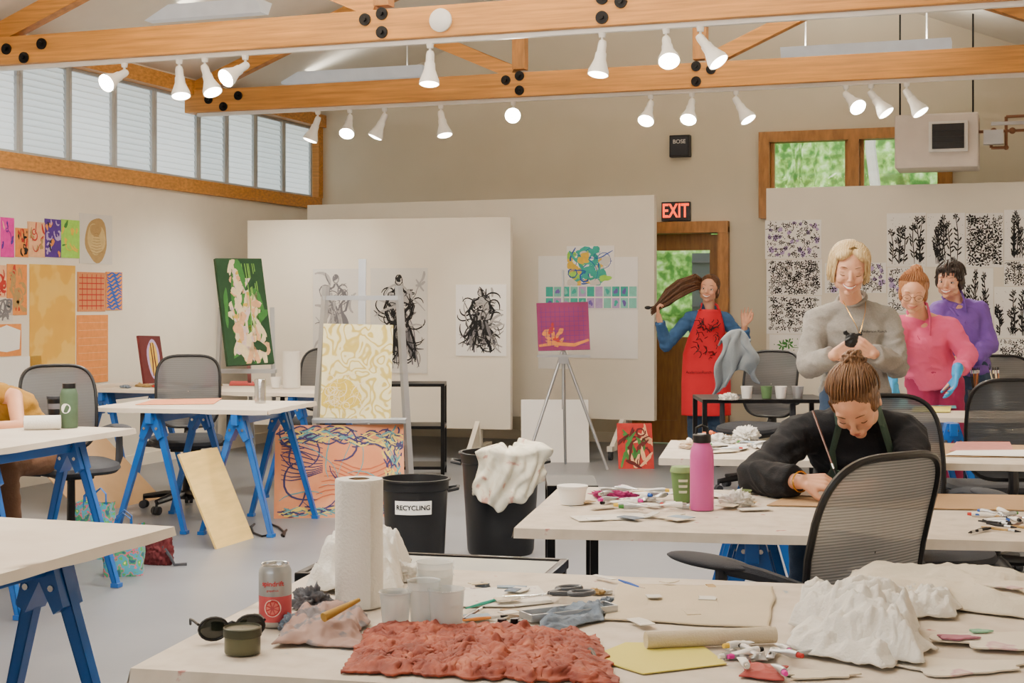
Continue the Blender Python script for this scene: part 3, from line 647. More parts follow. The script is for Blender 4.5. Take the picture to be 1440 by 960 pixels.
for Y,Ls in((8.7,L1),(11.44,L2)):
    for px,bx_,by,lit in Ls:
        P=WY(px,150,Y); P.z=3.06; jt=P-UP*.07
        tg=WY(bx_,by,Y)-FW*(.04,.18,.4)[lit]; d=(tg-jt).normalized()
        r=thing('track_lamp','white adjustable track spotlight hanging from the beam','spotlight',P,group='track spotlights')
        mb=MB(); mb.cyl((0,0,0),(0,0,-.03),.025,.02); mb.cyl((0,0,-.03),(0,0,-.07),.008); mb.obj('mount',[m_whmetal],r)
        M=Tr(jt-P)@d.to_track_quat('Z','Y').to_matrix().to_4x4()
        mb=MB(); mb.lathe([(.001,-.02),(.022,-.02),(.027,.0),(.028,.055),(.034,.06),(.036,.1),(.05,.14),(.064,.175),(.066,.2),(.062,.2),(.046,.14),(.02,.1)],M=M); mb.obj('lamp_shade',[m_whmetal],r)
        mb=MB(); mb.lathe([(.03,.12),(.05,.165),(.06,.192),(.052,.205),(.001,.214)],M=M); mb.obj('bulb',[m_bulb if lit else m_bulbd],r)
        l=bpy.data.lights.new('spot','SPOT'); l.energy=95; l.spot_size=radians(100); l.spot_blend=.8; l.shadow_soft_size=.05; l.color=(1,.9,.76)
        o=bpy.data.objects.new('spot',l); bpy.context.collection.objects.link(o); o.parent=r; o.matrix_basis=Tr(jt-P+d*.23)@(d.to_track_quat('-Z','Y').to_matrix().to_4x4())
yy=12.9; a=WY(1258,237,yy); b=WY(1376,157,yy); w=b.x-a.x; h=b.z-a.z
r=thing('unit_heater','white ceiling-hung gas unit heater with dark rectangular outlet','heater',(a.x+w/2,yy,a.z))
mb=MB(); mb.box((0,.25,h/2),(w,.5,h),0,bev=.015); mb.obj('housing',[mat('heater_paint','#dacfc5',.5)],r,smooth=False)
mb=MB(); mb.box((.1,-.02,h*.56),(w*.46,.06,h*.56),0); mb.box((.1,-.045,h*.56),(w*.38,.03,h*.46),1)
for k in range(3): mb.box((.1,-.06,h*(.45+.11*k)),(w*.38,.012,.008),1)
mb.obj('outlet',[m_whmetal,m_blkp],r,smooth=False)
for x in(-w/2+.03,w/2-.05): mb=MB(); mb.cyl((x,.2,h-.01),(x,.2,RZ-a.z-abs(a.x+w/2+x-RX)*SL),.008,n=8); mb.obj('hanger',[m_blk],r)
mb=MB(); q=[(w/2-.01,.1,.3),(w/2+.1,.1,.3),(w/2+.1,.1,.16),(w/2+.22,.1,.16),(w/2+.22,.1,.42),(w/2+.45,.1,.42)]
for k in range(5): mb.tube(q[k:k+2],.013)
mb.tube([(w/2+.1,.1,.3),(w/2+.4,.1,.3)],.012); mb.tube([(w/2+.4,.1,.44),(w/2+.4,.1,.05)],.012); mb.sph((w/2+.12,.1,.3),.03); mb.sph((w/2+.27,.1,.3),.028); mb.sph((w/2+.22,.1,.16),.022); mb.sph((w/2+.4,.1,.12),.026)
mb.obj('gas_pipe',[mat('copper','#8a6048',.5,metal=.6)],r)
mb=MB(); mb.box((w/2+.12,.02,.24),(.16,.1,.12)); mb.box((w/2+.3,.06,.36),(.4,.02,.03)); mb.obj('valve_bracket',[m_silver],r,smooth=False)
a=WY(930,311,YB-.06); b=WY(970,283,YB-.06)
r=thing('exit_sign','black exit sign with glowing orange-red letters above the door','exit sign',((a.x+b.x)/2,YB-.06,(a.z+b.z)/2))
mb=MB(); mb.box((0,.03,0),(b.x-a.x,.06,b.z-a.z),0,bev=.005); mb.obj('housing',[m_blkp],r,smooth=False)
text('EXIT',.19,Tr((0,-.004,-.0))@Rx(pi/2)@Matrix.Diagonal((.68,1,1,1)),mat('exit_red','#ff4a22',.5,em=2.5),'lettering',r,ext=.003,bold=.003)
a=WY(941,221,YB-.08); b=WY(970,189,YB-.08)
r=thing('wall_speaker','small black loudspeaker on the beige wall','speaker',((a.x+b.x)/2,YB-.08,(a.z+b.z)/2))
mb=MB(); mb.box((0,.04,0),(b.x-a.x,.08,b.z-a.z),0,bev=.008); mb.obj('cabinet',[m_blkp],r,smooth=False)
mb=MB(); mb.box((0,-.003,.0),((b.x-a.x)*.82,.01,(b.z-a.z)*.82),0); mb.obj('grille',[m_dkgrey],r,smooth=False)
text('BOSE',.055,Tr((0,-.012,.04))@Rx(pi/2),m_pap,'lettering',r)
# ---------------------------------------------------------------- partitions
def partition(L,Rr,z0,z1,lab):
    L=V((L.x,L.y,0));Rr=V((Rr.x,Rr.y,0)); c=(L+Rr)/2; w=(Rr-L).length; an=math.atan2(Rr.y-L.y,Rr.x-L.x)
    r=thing('mobile_partition',lab,'partition wall',c,an,group='rolling display walls')
    mb=MB(); mb.box((0,.04,(z0+z1)/2),(w,.08,z1-z0),0,bev=.004); mb.obj('panel',[m_panel],r,smooth=False)
    for x in(-w/2+.45,w/2-.3):
        mb=MB(); mb.box((x,.04,.2),(.06,.07,.28),0); mb.box((x,.04,.1),(.05,.8,.045),0); mb.poly([(x-.02,-.3,.12),(x-.02,.0,.12),(x-.02,.0,.34)],0,(.04,0,0))
        mb.obj('foot',[m_white],r,smooth=False)
        for y in(-.33,.41):
            mb=MB(); mb.cyl((x-.014,y,.036),(x+.014,y,.036),.036,n=20); mb.box((x,y,.07),(.04,.04,.03)); mb.obj('caster',[m_dkgrey],r)
    return r,an
pL=W(348,310,2.14); pR=W(718,305,2.14); r1,an1=partition(pL,pR,.27,2.14,'long white rolling partition hung with ink drawings')
n1=V((sin(an1),-cos(an1),0)); P1=V((pL.x,pL.y,0))+n1*.004
partition(V((-6.66,12.9,0)),V((-3.1,12.7,0)),.33,2.35,'tall cream rolling partition behind another beside the door')
partition(V((-2.2,13.3,0)),V((.9,13.3,0)),.25,2.43,'white rolling partition covered with ink studies')
an2=math.atan2(-.2,3.56); n2=V((sin(an2),-cos(an2),0)); P2=V((-3.1,12.7,0))+n2*.006
# ---------------------------------------------------------------- art
class Art:
    def __init__(s,w,h,th=.004): s.w=w;s.h=h;s.mb=MB();s.mb.box((w/2,th/2,h/2),(w,th,h),0);s.k=0
    def y(s): s.k+=1; return -.0006-(s.k%14)*.00018
    def rib(s,pts,wd,m):
        P=[V((p[0]*s.w,0,p[1]*s.h)) for p in pts]; y=s.y(); n=len(P); vs=[]
        for i,p in enumerate(P):
            t=P[min(i+1,n-1)]-P[max(i-1,0)]
            if t.length<1e-7: t=V((1,0,0))
            t.normalize(); sd=V((-t.z,0,t.x)); q=wd*.5*(.35+.65*sin(pi*(i+.6)/(n+.2)))
            def cl(v): return V((min(max(v.x,.003),s.w-.003),y,min(max(v.z,.003),s.h-.003)))
            vs.append((s.mb.bm.verts.new(cl(p+sd*q)),s.mb.bm.verts.new(cl(p-sd*q))))
        for a,b in zip(vs,vs[1:]):
            f=s.mb.bm.faces.new((a[0],b[0],b[1],a[1])); f.material_index=m
    def rect(s,x0,z0,x1,z1,m):
        y=s.y(); f=s.mb.bm.faces.new([s.mb.bm.verts.new((a*s.w,y,b*s.h)) for a,b in((x0,z0),(x1,z0),(x1,z1),(x0,z1))]); f.material_index=m
    def blob(s,cx,cz,rx,rz,m,rg,irr=.25,n=18,rot=0,asp=1.):
        y=s.y(); ph=[rg.uniform(0,6) for _ in range(3)]; vs=[]
        for i in range(n):
            t=2*pi*i/n; k=1+irr*(.5*sin(2*t+ph[0])+.35*sin(3*t+ph[1])+.2*sin(5*t+ph[2]))
            x=rx*k*cos(t);z=rz*k*sin(t); X=cx+x*cos(rot)-z*sin(rot);Z=cz+(x*sin(rot)+z*cos(rot))*asp
            vs.append(s.mb.bm.verts.new((min(max(X,.01),.99)*s.w,y,min(max(Z,.01),.99)*s.h)))
        f=s.mb.bm.faces.new(vs); f.material_index=m
    def squig(s,n,rg,m,reg=(.1,.1,.9,.9),steps=14,st=.05,wd=.008,curv=.9):
        for _ in range(n):
            x=rg.uniform(reg[0],reg[2]);z=rg.uniform(reg[1],reg[3]);a=rg.uniform(0,6.28);c=rg.uniform(-curv,curv);pts=[]
            for i in range(steps):
                pts.append((x,z)); c+=rg.uniform(-.25,.25); c=max(-curv,min(curv,c)); a+=c; x+=cos(a)*st; z+=sin(a)*st*s.w/s.h
                if x<.03 or x>.97 or z<.03 or z>.97: break
            if len(pts)>3: s.rib(pts,wd*rg.uniform(.5,1.5),m)
    def place(s,BL,BR,TL,name,mats,lab,cat,group=None):
        x=(BR-BL).normalized(); z=TL-BL; z=(z-x*z.dot(x)).normalized(); y=z.cross(x)
        o=s.mb.obj(name,mats,smooth=False,recenter=False,fix=False)
        M=Matrix((x,y,z)).transposed().to_4x4(); M.translation=BL; o.matrix_basis=M
        return tag(o,lab,cat,group)
def rect(pl,x0,y0,x1,y1):
    BL=pl(x0,y1);BR=pl(x1,y1);TL=pl(x0,y0); BR.z=BL.z; TL.x,TL.y=BL.x,BL.y; return BL,BR,TL
plW=lambda x,y:WX(x,y,XL+.005); plP1=lambda x,y:onp(x,y,P1+n1*.002,n1); plP2=lambda x,y:onp(x,y,P2,n2); plP2b=lambda x,y:onp(x,y,P2+n2*.007,n2); plP3=lambda x,y:WY(x,y,13.293)
def sheet(pl,r,mats,name,lab,cat,fn=None,group=None,th=.004):
    BL,BR,TL=rect(pl,*r); a=Art((BR-BL).length,(TL-BL).length,th)
    if fn: fn(a)
    return a.place(BL,BR,TL,name,mats,lab,cat,group)
C=lambda n,c:mat('paint_'+n,c,.75,var=.1,vs=25)
c_or=C('orange','#dd8a45');c_pe=C('peach','#e8b48a');c_ye=C('yellow','#e3bb42');c_mg=C('magenta','#d8349f');c_pu=C('purple','#4c2f86');c_gr=C('green','#9ad552');c_dg=C('dark_green','#24472e');c_red=C('red','#b3302c');c_tl=C('teal','#3aa99a');c_bl=C('blue','#2e56a8');c_cr=C('cream','#efdfb8');c_tan=C('tan','#a88a58');c_lav=C('lavender','#b7a0cf');c_gr2=C('midgreen','#3f7a3c');c_dr=C('darkred','#5c2022')
S=lambda seed:random.Random(seed)
WG='small studies pinned to the white wall'
def f1(cm,n,seed,w=.02): return lambda a:a.squig(n,S(seed),cm,(.1,.1,.9,.9),10,.1,w)
def f2(cs,n,seed,w=.03):
    def f(a):
        g=S(seed)
        for k in range(n): a.blob(g.uniform(.1,.9),g.uniform(.08,.92),g.uniform(.05,.14),g.uniform(.03,.08),g.choice(cs),g,.5,12,rot=g.uniform(0,3))
        a.squig(n//2,g,cs[0],(.1,.1,.9,.9),10,.08,w)
    return f
sheet(plW,(1,305,20,361),[c_mg,c_pu,c_pe],'painted_study','magenta painted paper study pinned on wall','painting',f2((1,2),5,1,.01),WG)
sheet(plW,(22,320,40,361),[c_or,m_ink,c_red],'painted_study','orange study with black marks pinned on wall','painting',f2((1,2),12,2,.02),WG)
sheet(plW,(39,311,64,361),[c_pe,c_red,c_tan],'painted_study','peach paper study with red figures','painting',f2((1,2,2),9,3,.012),WG)
sheet(plW,(63,307,86,361),[c_pu,c_lav,m_ink,c_or],'painted_study','purple and lavender painted paper study','painting',f2((1,2,3),14,4,.02),WG)
sheet(plW,(86,308,112,362),[c_gr,c_ye,c_gr2],'painted_study','bright green painted paper study','painting',f2((1,2),7,5,.012),WG)
def fs(a): a.blob(.5,.48,.36,.42,1,S(6),.15,28); a.blob(.5,.5,.26,.33,2,S(7),.15,28); a.blob(.48,.68,.16,.14,1,S(8),.2); [a.rib([(.3+.02*k,.25+.05*k),(.5,.2+.06*k),(.7-.02*k,.25+.05*k)],.004,3) for k in range(8)]
sheet(plW,(112,299,158,370),[m_grpap,c_tan,C('ochre','#c9b078'),C('umber','#7d6238')],'painted_study','pale sheet with a tan shell-like oval','painting',fs,WG)
sheet(plW,(-12,372,9,418),[c_pe,c_red],'painted_study','peach striped study pinned on wall','painting',f1(1,12,9,.02),WG)
sheet(plW,(10,371,38,443),[c_or,c_tan,c_red],'painted_study','orange and brown patterned strip','painting',f2((1,2),20,10,.02),WG)
sheet(plW,(-14,419,18,452),[m_grpap,m_ink2],'painted_study','grey patterned paper study','painting',f1(1,26,11,.02),WG)
sheet(plW,(-12,456,30,502),[c_or,m_pap],'painted_study','orange sheet with a white band','painting',lambda a:a.rib([(.0,.5),(.5,.55),(.95,.5)],.2,1),WG)
sheet(plW,(42,371,106,526),[matramp('gold_wash',[(0,'#d09a3a'),(.5,'#dda83f'),(.55,'#e5ba58'),(1,'#e9c46a')],scale=4,detail=2)],'large_painted_paper','large yellow ochre textured paper on wall','painting',None)
m_plaid=matramp('plaid',[(0,'#b3622f'),(.5,'#e0a070'),(1,'#ca7c46')],scale=22,wave=True,dist=2)
sheet(plW,(109,382,148,438),[m_plaid,c_red],'painted_study','orange plaid patterned paper','painting',lambda a:[a.rib([(.05,k/7),(.95,k/7)],.01,1) for k in range(1,7)]+[a.rib([(k/6,.05),(k/6,.95)],.01,1) for k in range(1,6)],WG)
sheet(plW,(149,382,172,436),[c_or,c_bl],'painted_study','blue and orange wavy patterned strip','painting',lambda a:[a.rib([(.05+.09*i,.05+.09*k+.04*sin(i*1.2+k)) for i in range(11)],.02,1) for k in range(11)],WG)
sheet(plW,(108,443,152,540),[c_or,c_pe],'painted_study','plain burnt orange paper with pale grid','painting',lambda a:[a.rib([(.05,k/9),(.95,k/9)],.004,1) for k in range(1,9)],WG)
sheet(plW,(-20,504,58,560),[m_pap,m_grpap],'blank_paper','blank white paper pinned low on wall','paper',None)
def figd(seed,hv=1):
    def f(a):
        g=S(seed)
        for k in range(int(9*hv)): a.blob(g.uniform(.36,.66),g.uniform(.15,.75),g.uniform(.05,.11),g.uniform(.04,.09),3,g,.6,16)
        for q in range(3): a.rib([((.5+g.uniform(-.01,.01))+.06*cos(t*pi/7),.885+.05*sin(t*pi/7)) for t in range(15)],.007,1)
        a.blob(.5,.9,.05,.03,1,g,.5)
        for q in range(4):
            dx=g.uniform(-.025,.025)
            a.rib([(.47+dx,.83),(.44+dx,.79),(.34+dx,.76),(.32+dx,.66),(.40+dx,.60),(.43+dx,.52)],.012,1); a.rib([(.53-dx,.83),(.57-dx,.79),(.66-dx,.75),(.69-dx,.64),(.60-dx,.58),(.57-dx,.52)],.012,1)
            a.rib([(.34+dx,.74),(.26+dx,.62),(.33+dx,.50),(.46+dx,.47)],.012,1); a.rib([(.66+dx,.74),(.76+dx,.64),(.70+dx,.52),(.55+dx,.48)],.012,1)
        for k in range(int(46*hv)):
            x0=.5+g.uniform(-.12,.12); x1=.5+(x0-.5)*g.uniform(1.8,3.4)+g.uniform(-.06,.06); z0=g.uniform(.42,.62); z1=g.uniform(.04,.28); b=g.uniform(-.08,.08); c=g.uniform(.8,1.8)
            a.rib([(x0+(x1-x0)*t**.8+b*sin(pi*t*c),z0+(z1-z0)*t) for t in [i/9 for i in range(10)]],g.choice((.004,.006,.012,.02,.028)),g.choice((1,1,1,2)))
        for k in range(int(24*hv)):
            x,z,an=g.uniform(.28,.7),g.uniform(.1,.8),g.uniform(.3,1.4)
            for q in range(8): a.rib([(x+.013*q,z+.004*q),(x+.013*q+.06*cos(an),z+.05*sin(an))],.006,g.choice((1,1,2)))
        a.squig(int(34*hv),g,1,(.26,.1,.74,.82),10,.045,.010,.5); a.squig(int(10*hv),g,3,(.1,.1,.9,.9),12,.06,.02,.3)
        for k in range(int(10*hv)): a.blob(g.uniform(.34,.66),g.uniform(.2,.75),g.uniform(.015,.04),g.uniform(.02,.05),1,g,.6,10,rot=g.uniform(0,3))
    return f
FD='ink figure drawings'; FM=[m_grpap,m_ink,m_ink2,m_wash]
sheet(plP1,(440,378,505,500),[m_grpap,m_ink2,m_wash,m_wash],'ink_drawing','faint grey gestural ink figure drawing','drawing',figd(21,.7),FD)
sheet(plP1,(521,377,601,524),FM,'ink_drawing','large black gestural ink figure on grey paper','drawing',figd(22,1.3),FD)
sheet(plP1,(641,400,712,500),[m_pap,m_ink,m_ink2,m_wash],'ink_drawing','dense black ink figure drawing on white paper','drawing',figd(23,1.4),FD)
sheet(plP2,(757,360,799,518),[m_pap],'blank_paper','long white paper sheet on cream partition','paper')
sheet(plP2,(800,362,897,503),[m_pap],'blank_paper','wide white paper sheet on cream partition','paper')
def grd(a):
    g=S(31)
    for k in range(11):
        for q in range(2):
            x=(k+.06)/11;z=(q+.07)/2; a.rect(x,z,x+.88/11,z+.43,g.choice((1,2,3))); a.blob(x+.04,z+.22,.022,.12,g.choice((1,2,3,4)),g,.5,10)
sheet(plP2b,(767,402,896,434),[m_pap,c_tl,C('light_teal','#7fcabb'),c_lav,C('deep_violet','#6c5aa8')],'painted_strip','strip of teal and violet painted squares','painting',grd)
def yg(a):
    g=S(32)
    for k in range(30): a.blob(g.uniform(.08,.92),g.uniform(.08,.92),.11,.09,g.choice((1,1,2,3,4)),g,.4,rot=g.uniform(0,3))
    a.squig(18,g,5,(.1,.1,.9,.9),14,.08,.012); a.squig(8,g,3,(.3,.2,.8,.7),14,.08,.03)
sheet(plP2b,(797,346,864,402),[m_pap,c_ye,c_gr,c_tl,m_grpap,c_bl],'painted_collage','yellow green and blue abstract on white paper','painting',yg)
def fl(seed,n,extra=None,dens=1.):
    def f(a):
        g=S(seed); cell=sqrt(a.w*a.h*.86/n); nx=max(2,round(a.w*.92/cell)); nz=max(2,round(a.h*.92/cell))
        for i in range(nx):
            for k in range(nz):
                x=.05+.9*(i+.5+g.uniform(-.35,.35))/nx; z=.05+.9*(k+.5+g.uniform(-.35,.35))/nz; r=cell*g.uniform(.22,.5)*dens; np=g.randrange(4,8); ph=g.uniform(0,6)
                if extra and g.random()<.4: a.blob(x,z,r*1.3/a.w,r*1.3/a.h,2,g,.3,12)
                for q in range(np):
                    t=ph+2*pi*q/np; cxp,czp=x+r*.75*cos(t)/a.w,z+r*.75*sin(t)/a.h
                    a.blob(cxp,czp,r*.5/a.w,r*.24/a.w,1,g,.5,9,rot=t,asp=a.w/a.h)
                if g.random()<.8: t=g.uniform(0,6.3); a.rib([(x,z),(x+cell*.45*cos(t)/a.w,z+cell*.45*sin(t)/a.h),(x+cell*.9*cos(t+.4)/a.w,z+cell*.9*sin(t+.4)/a.h)],.006,1)
        for k in range(n*3): x,z=g.uniform(.04,.96),g.uniform(.04,.96); a.blob(x,z,.005/a.w,.006/a.h,1,g,.4,6)
    return f
def bot(seed):
    def f(a):
        g=S(seed)
        for k in range(8):
            x=g.uniform(.12,.88); top=g.uniform(.45,.94); pts=[(x+.07*sin(3*t+seed+k)*t,.05+(top-.05)*t) for t in [i/10 for i in range(11)]]
            a.rib(pts,.009,1)
            for q in range(11): t=g.uniform(.1,1); p=pts[int(t*10)]; s=g.choice((-1,1)); a.blob(p[0]+s*.055,p[1]+.02,.06,.017,1,g,.3,10,rot=s*g.uniform(.3,1.1))
            p=pts[-1]
            for q in range(6): t=q*pi/3+k; a.blob(p[0]+.045*cos(t),p[1]+.035*sin(t),.034,.015,1,g,.5,8,rot=t)
        for k in range(40): a.blob(g.uniform(.04,.96),g.uniform(.04,.96),.008,.006,1,g,.4,6)
    return f
RG='ink botanical studies on the partition'
RM=[m_pap,m_ink,c_lav]
for r,fn,lb in [((1076,310,1155,364),fl(41,60,1,.85),'ink flower study with violet blooms'),((1078,365,1156,415),fl(42,70,None,1.25),'dense black leaf pattern study'),((1078,416,1155,469),fl(43,60,None,1.15),'black ink leaf pattern study'),
 ((1247,300,1302,375),bot(44),'ink botanical study of tall stems'),((1303,300,1357,375),bot(45),'ink study of curling plants'),((1358,300,1411,376),fl(46,52,None,1.4),'dense black ink bouquet study'),((1412,295,1450,366),bot(47),'ink study of a single plant'),
 ((1248,376,1300,440),fl(48,36,1,.9),'ink flower study with violet blooms'),((1412,367,1455,402),fl(49,26,None,1.2),'black ink blossom study'),((1398,403,1452,475),bot(50),'ink plant study with curved stems'),((1350,377,1397,470),bot(51),'pale blue and black plant study'),((1160,370,1246,412),fl(53,48,1,.95),'ink flower study with violet blooms'),((1405,476,1452,510),fl(54,20,None,1.),'small black ink leaf study')]:
    sheet(plP3,r,RM,'botanical_study',lb,'drawing',fn,RG)
sheet(plP3,(1082,470,1128,517),[m_pap,c_gr2],'botanical_study','small green leaf painting on white paper','painting',fl(52,6,None,1.3),RG)
def bd(name,BL,BR,TL,mats,lab,cat,fn=None,th=.02):
    a=Art((BR-BL).length,(TL-BL).length,th)
    if fn: fn(a)
    return a.place(BL,BR,TL,name,mats,lab,cat)
# ---------------------------------------------------------------- office chairs
def officechair(loc,rz,label,meshmat,az=.672):
    r=thing('office_chair',label,'chair',loc,rz,group='office chairs')
    mb=MB()
    mb.cyl((0,0,.07),(0,0,.12),.045,.035,n=20); mb.cyl((0,0,.1),(0,0,.4),.025,.022,n=16)
    for k in range(5):
        a=2*pi*k/5+.3; d=V((cos(a),sin(a),0)); mb.tube([d*.03+UP*.1,d*.15+UP*.1,d*.3+UP*.08],[.024,.02,.015],n=8,flat=1.3)
    mb.box((0,0,.415),(.2,.24,.04),bev=.01)
    mb.obj('base',[m_blkp],r)
    for k in range(5):
        a=2*pi*k/5+.3; d=V((cos(a),sin(a),0)); p=d*.3; t=V((-d.y,d.x,0))
        mb=MB()
        for s in(-1,1): mb.cyl(p+t*s*.004+UP*.027,p+t*s*.026+UP*.027,.027,n=16)
        mb.cyl(p-t*.006+UP*.027,p+t*.006+UP*.027,.01); mb.cyl(p+UP*.03,p+UP*.085,.008); mb.obj('caster',[m_dkgrey],r)
    def se(t,n=4.): c,s=cos(t),sin(t); return (abs(c)**(2/n)*(1 if c>0 else -1),abs(s)**(2/n)*(1 if s>0 else -1))
    mb=MB(); prof=[(.0,.435),(.7,.435),(.93,.445),(1,.465),(.97,.485),(.85,.497),(.5,.49),(0,.487)]
    rings=[]
    for f,z in prof:
        rings.append([mb.bm.verts.new((se(2*pi*i/36)[0]*.245*max(f,.01),-.02+se(2*pi*i/36)[1]*.235*max(f,.01),z-.02*max(0,-(se(2*pi*i/36)[1]))**3*f)) for i in range(36)])
    for a,b in zip(rings,rings[1:]):
        for i in range(36): mb.bm.faces.new((a[i],a[(i+1)%36],b[(i+1)%36],b[i]))
    mb.obj('seat',[m_dkgrey],r)
    def bp(u,v):
        vv=(v+1)/2; w=.228*(1-.10*(1-vv)**2-.05*vv)
        return V((u*w,.23+.10*vv-.03*sin(pi*vv)+.025*(1-u*u),.53+.49*vv))
    mb=MB(); n=48; R_=8; rr=[]
    for q in range(R_+1):
        f=max(q/R_,.01); rr.append([mb.bm.verts.new(bp(se(2*pi*i/n)[0]*f,se(2*pi*i/n)[1]*f)) for i in range(n)])
    for a,b in zip(rr,rr[1:]):
        for i in range(n): mb.bm.faces.new((a[i],a[(i+1)%n],b[(i+1)%n],b[i]))
    mb.obj('backrest',[meshmat],r,angle=180)
    mb=MB(); mb.tube([bp(*se(2*pi*i/n)) for i in range(n)],.010,n=8,closed=True); mb.tube([(0,.1,.42),(0,.24,.43),(0,.295,.5),(0,.29,.6),(0,.275,.64)],[.03,.03,.026,.022,.015],n=10,flat=1.4)
    mb.tube([(-.2,.25,.60),(0,.29,.58),(.2,.25,.60)],.011,n=8)
    mb.obj('back_frame',[m_blkp],r)
    for s in(-1,1):
        mb=MB(); mb.tube([(s*.16,.03,.43),(s*.27,.03,.44),(s*.285,.03,.5),(s*.285,.03,az-.012)],[.018,.018,.018,.015],n=8,flat=1.4); mb.sph((s*.28,-.02,az),(.045,.145,.017),n=20)
        mb.tube([(s*.28,.05,az-.006),(s*.27,.16,az-.012),(s*.235,.235,az-.03),(s*.205,.25,az-.04)],[.026,.022,.017,.014],n=8,flat=.7); mb.obj('armrest',[m_dkgrey],r)
    return r
c1=officechair(Jz(1112,0,3.80),A+radians(-143),'grey mesh-back office chair pulled up at the paint-strewn table',m_mesh,.742)
CG='black mesh-back office chair '
c2=officechair(Jz(1290,0,5.44),A+radians(8),CG+'the painter sits on',m_mesh2)
for px,D,yaw,lb in((262,9.8,10,'behind the table with leaning plywood'),(100,8.25,32,'under the seated woman in mustard top'),(445,11.3,-10,'behind the far table by the partition'),(1400,7.3,178,'in front of the table with teal sheet'),(1430,9.75,0,'on the far side of the table'),(1062,10.75,-35,'with a grey jacket over its back')):
    dup(c2,Jz(px,0,D),A+radians(yaw),CG+lb)
# ---------------------------------------------------------------- sawhorses and tables
def sawhorse():
    r=thing('sawhorse','blue steel sawhorse with splayed legs under a worktable','sawhorse',(0,0,0),0,group='blue sawhorses')
    mb=MB(); mb.box((0,0,.695),(.04,.84,.07),0,bev=.004); mb.obj('beam',[m_blue],r,smooth=False)
    for y in(-.34,.34):
        mb=MB(); mb.poly([(-.032,y-.045,.728),(.032,y-.045,.728),(.075,y-.045,.58),(.045,y-.045,.56),(.0,y-.045,.645),(-.045,y-.045,.56),(-.075,y-.045,.58)],0,(0,.09,0))
        for x in(-.04,.04): mb.cyl((x,y-.052,.63),(x,y+.052,.63),.009,n=8,m=1); mb.cyl((x*.6,y-.052,.69),(x*.6,y+.052,.69),.007,n=8,m=1)
        mb.obj('bracket',[m_blue,m_chrome],r,smooth=False)
        for s in(-1,1):
            mb=MB(); e=s*.22; ye=y*1.12
            a=V((s*.03,y,.68));b=V((e,ye,.012)); d=(b-a); t=V((-d.z,0,d.x)).normalized()
            mb.poly([a+t*.021-V((0,.017,0)),b+t*.013-V((0,.017,0)),b-t*.013-V((0,.017,0)),a-t*.021-V((0,.017,0))],0,(0,.006,0))
            for q in(-1,1): mb.poly([a+t*q*.021-V((0,.017,0)),b+t*q*.013-V((0,.017,0)),b+t*q*.013+V((0,.017,0)),a+t*q*.021+V((0,.017,0))],0,t*q*-.004)
            mb.box(b,(.042,.042,.02),0); mb.obj('leg',[m_blue],r,smooth=False)
    return r
sh0=sawhorse(); first=[True]
def table(NL,ang,L,Dp,label,z=.76,legs=(.2,.8),pm=None):
    r=thing('worktable',label,'table',(NL[0],NL[1],z-.02),ang,group='worktables')
    mb=MB(); mb.box((L/2,Dp/2,-.002),(L-.01,Dp-.01,.016),0); mb.obj('plywood_top',[m_ply],r,smooth=False)
    mb=MB(); ov=.004
    mb.grid(lambda u,v:V((-ov+u*(L+2*ov),-ov+v*(Dp+2*ov),.012+.0012*noise.noise(V((u*L*5,v*Dp*5,L*7))))),24,14)
    def skirt(p0,p1,nrm):
        def g(u,v):
            p=V(p0)*(1-u)+V(p1)*u; w=.01+.004*noise.noise(V((u*9,L*3,Dp)))
            return p+V(nrm)*(v*w*.6)+V((0,0,.012-.026*v-.008*v*noise.noise(V((u*6+L,2,3)))))
        mb.grid(g,24,2)
    skirt((-ov,-ov,0),(L+ov,-ov,0),(0,-1,0)); skirt((-ov,Dp+ov,0),(L+ov,Dp+ov,0),(0,1,0)); skirt((-ov,-ov,0),(-ov,Dp+ov,0),(-1,0,0)); skirt((L+ov,-ov,0),(L+ov,Dp+ov,0),(1,0,0))
    bmesh.ops.remove_doubles(mb.bm,verts=mb.bm.verts,dist=.0015)
    mb.obj('paper_cover',[pm or m_paper],r,angle=60)
    M=Tr((NL[0],NL[1],0))@Rz(ang)
    for f in legs:
        p=M@V((f*L,Dp/2,0))
        if first[0]: sh0.matrix_basis=Tr(p)@Rz(ang); first[0]=False
        else: dup(sh0,p,ang)
NL=W(188,932,.76); table((NL.x,NL.y),radians(7),2.2,1.02,'paper-covered worktable cluttered with art supplies',legs=(.3,.8),pm=m_paper2)
NL=W(725,738,.76); table((NL.x,NL.y),radians(9.5),2.2,.94,'paper-covered worktable with water bottle and paint tubes',legs=(.3,.8),pm=m_paper2)
NL=W(928,641,.76); table((NL.x,NL.y),radians(9.5),2.3,.78,'paper-covered worktable with rags and paint rollers',legs=(.17,.78),pm=m_paper2)
NL=W(1225,584,.76); table((NL.x,NL.y),radians(12),1.7,.55,'worktable with teal and yellow sheets',legs=(.25,.75))
NL=W(125,571,.76); table((NL.x,NL.y),radians(7),1.15,.82,'paper-covered worktable with plywood leaning on it',legs=(.34,.82))
table((-6.75,9.15),radians(0),2.1,.85,'far paper-covered worktable near the partition',legs=(.15,.9))
table((-5.15,5.0),radians(2),.95,1.3,'paper-covered worktable with tumblers and paper roll',legs=(.2,.84))
table((-3.5,2.3),radians(1),1.24,1.27,'empty paper-covered worktable on blue sawhorse',legs=(.12,.84))
r=thing('utility_table','black metal-edged low table with paint-stained top','table',Jz(612,0,3.68),radians(6))
m_stn=matramp('stained_top',[(0,'#9fa4a2'),(.5,'#b8b8b1'),(1,'#cfccc2')],scale=6)
mb=MB(); mb.box((0,0,.715),(.58,.32,.01),1)
for y in(-.165,.165): mb.box((0,y,.713),(.62,.02,.025),0,bev=.003)
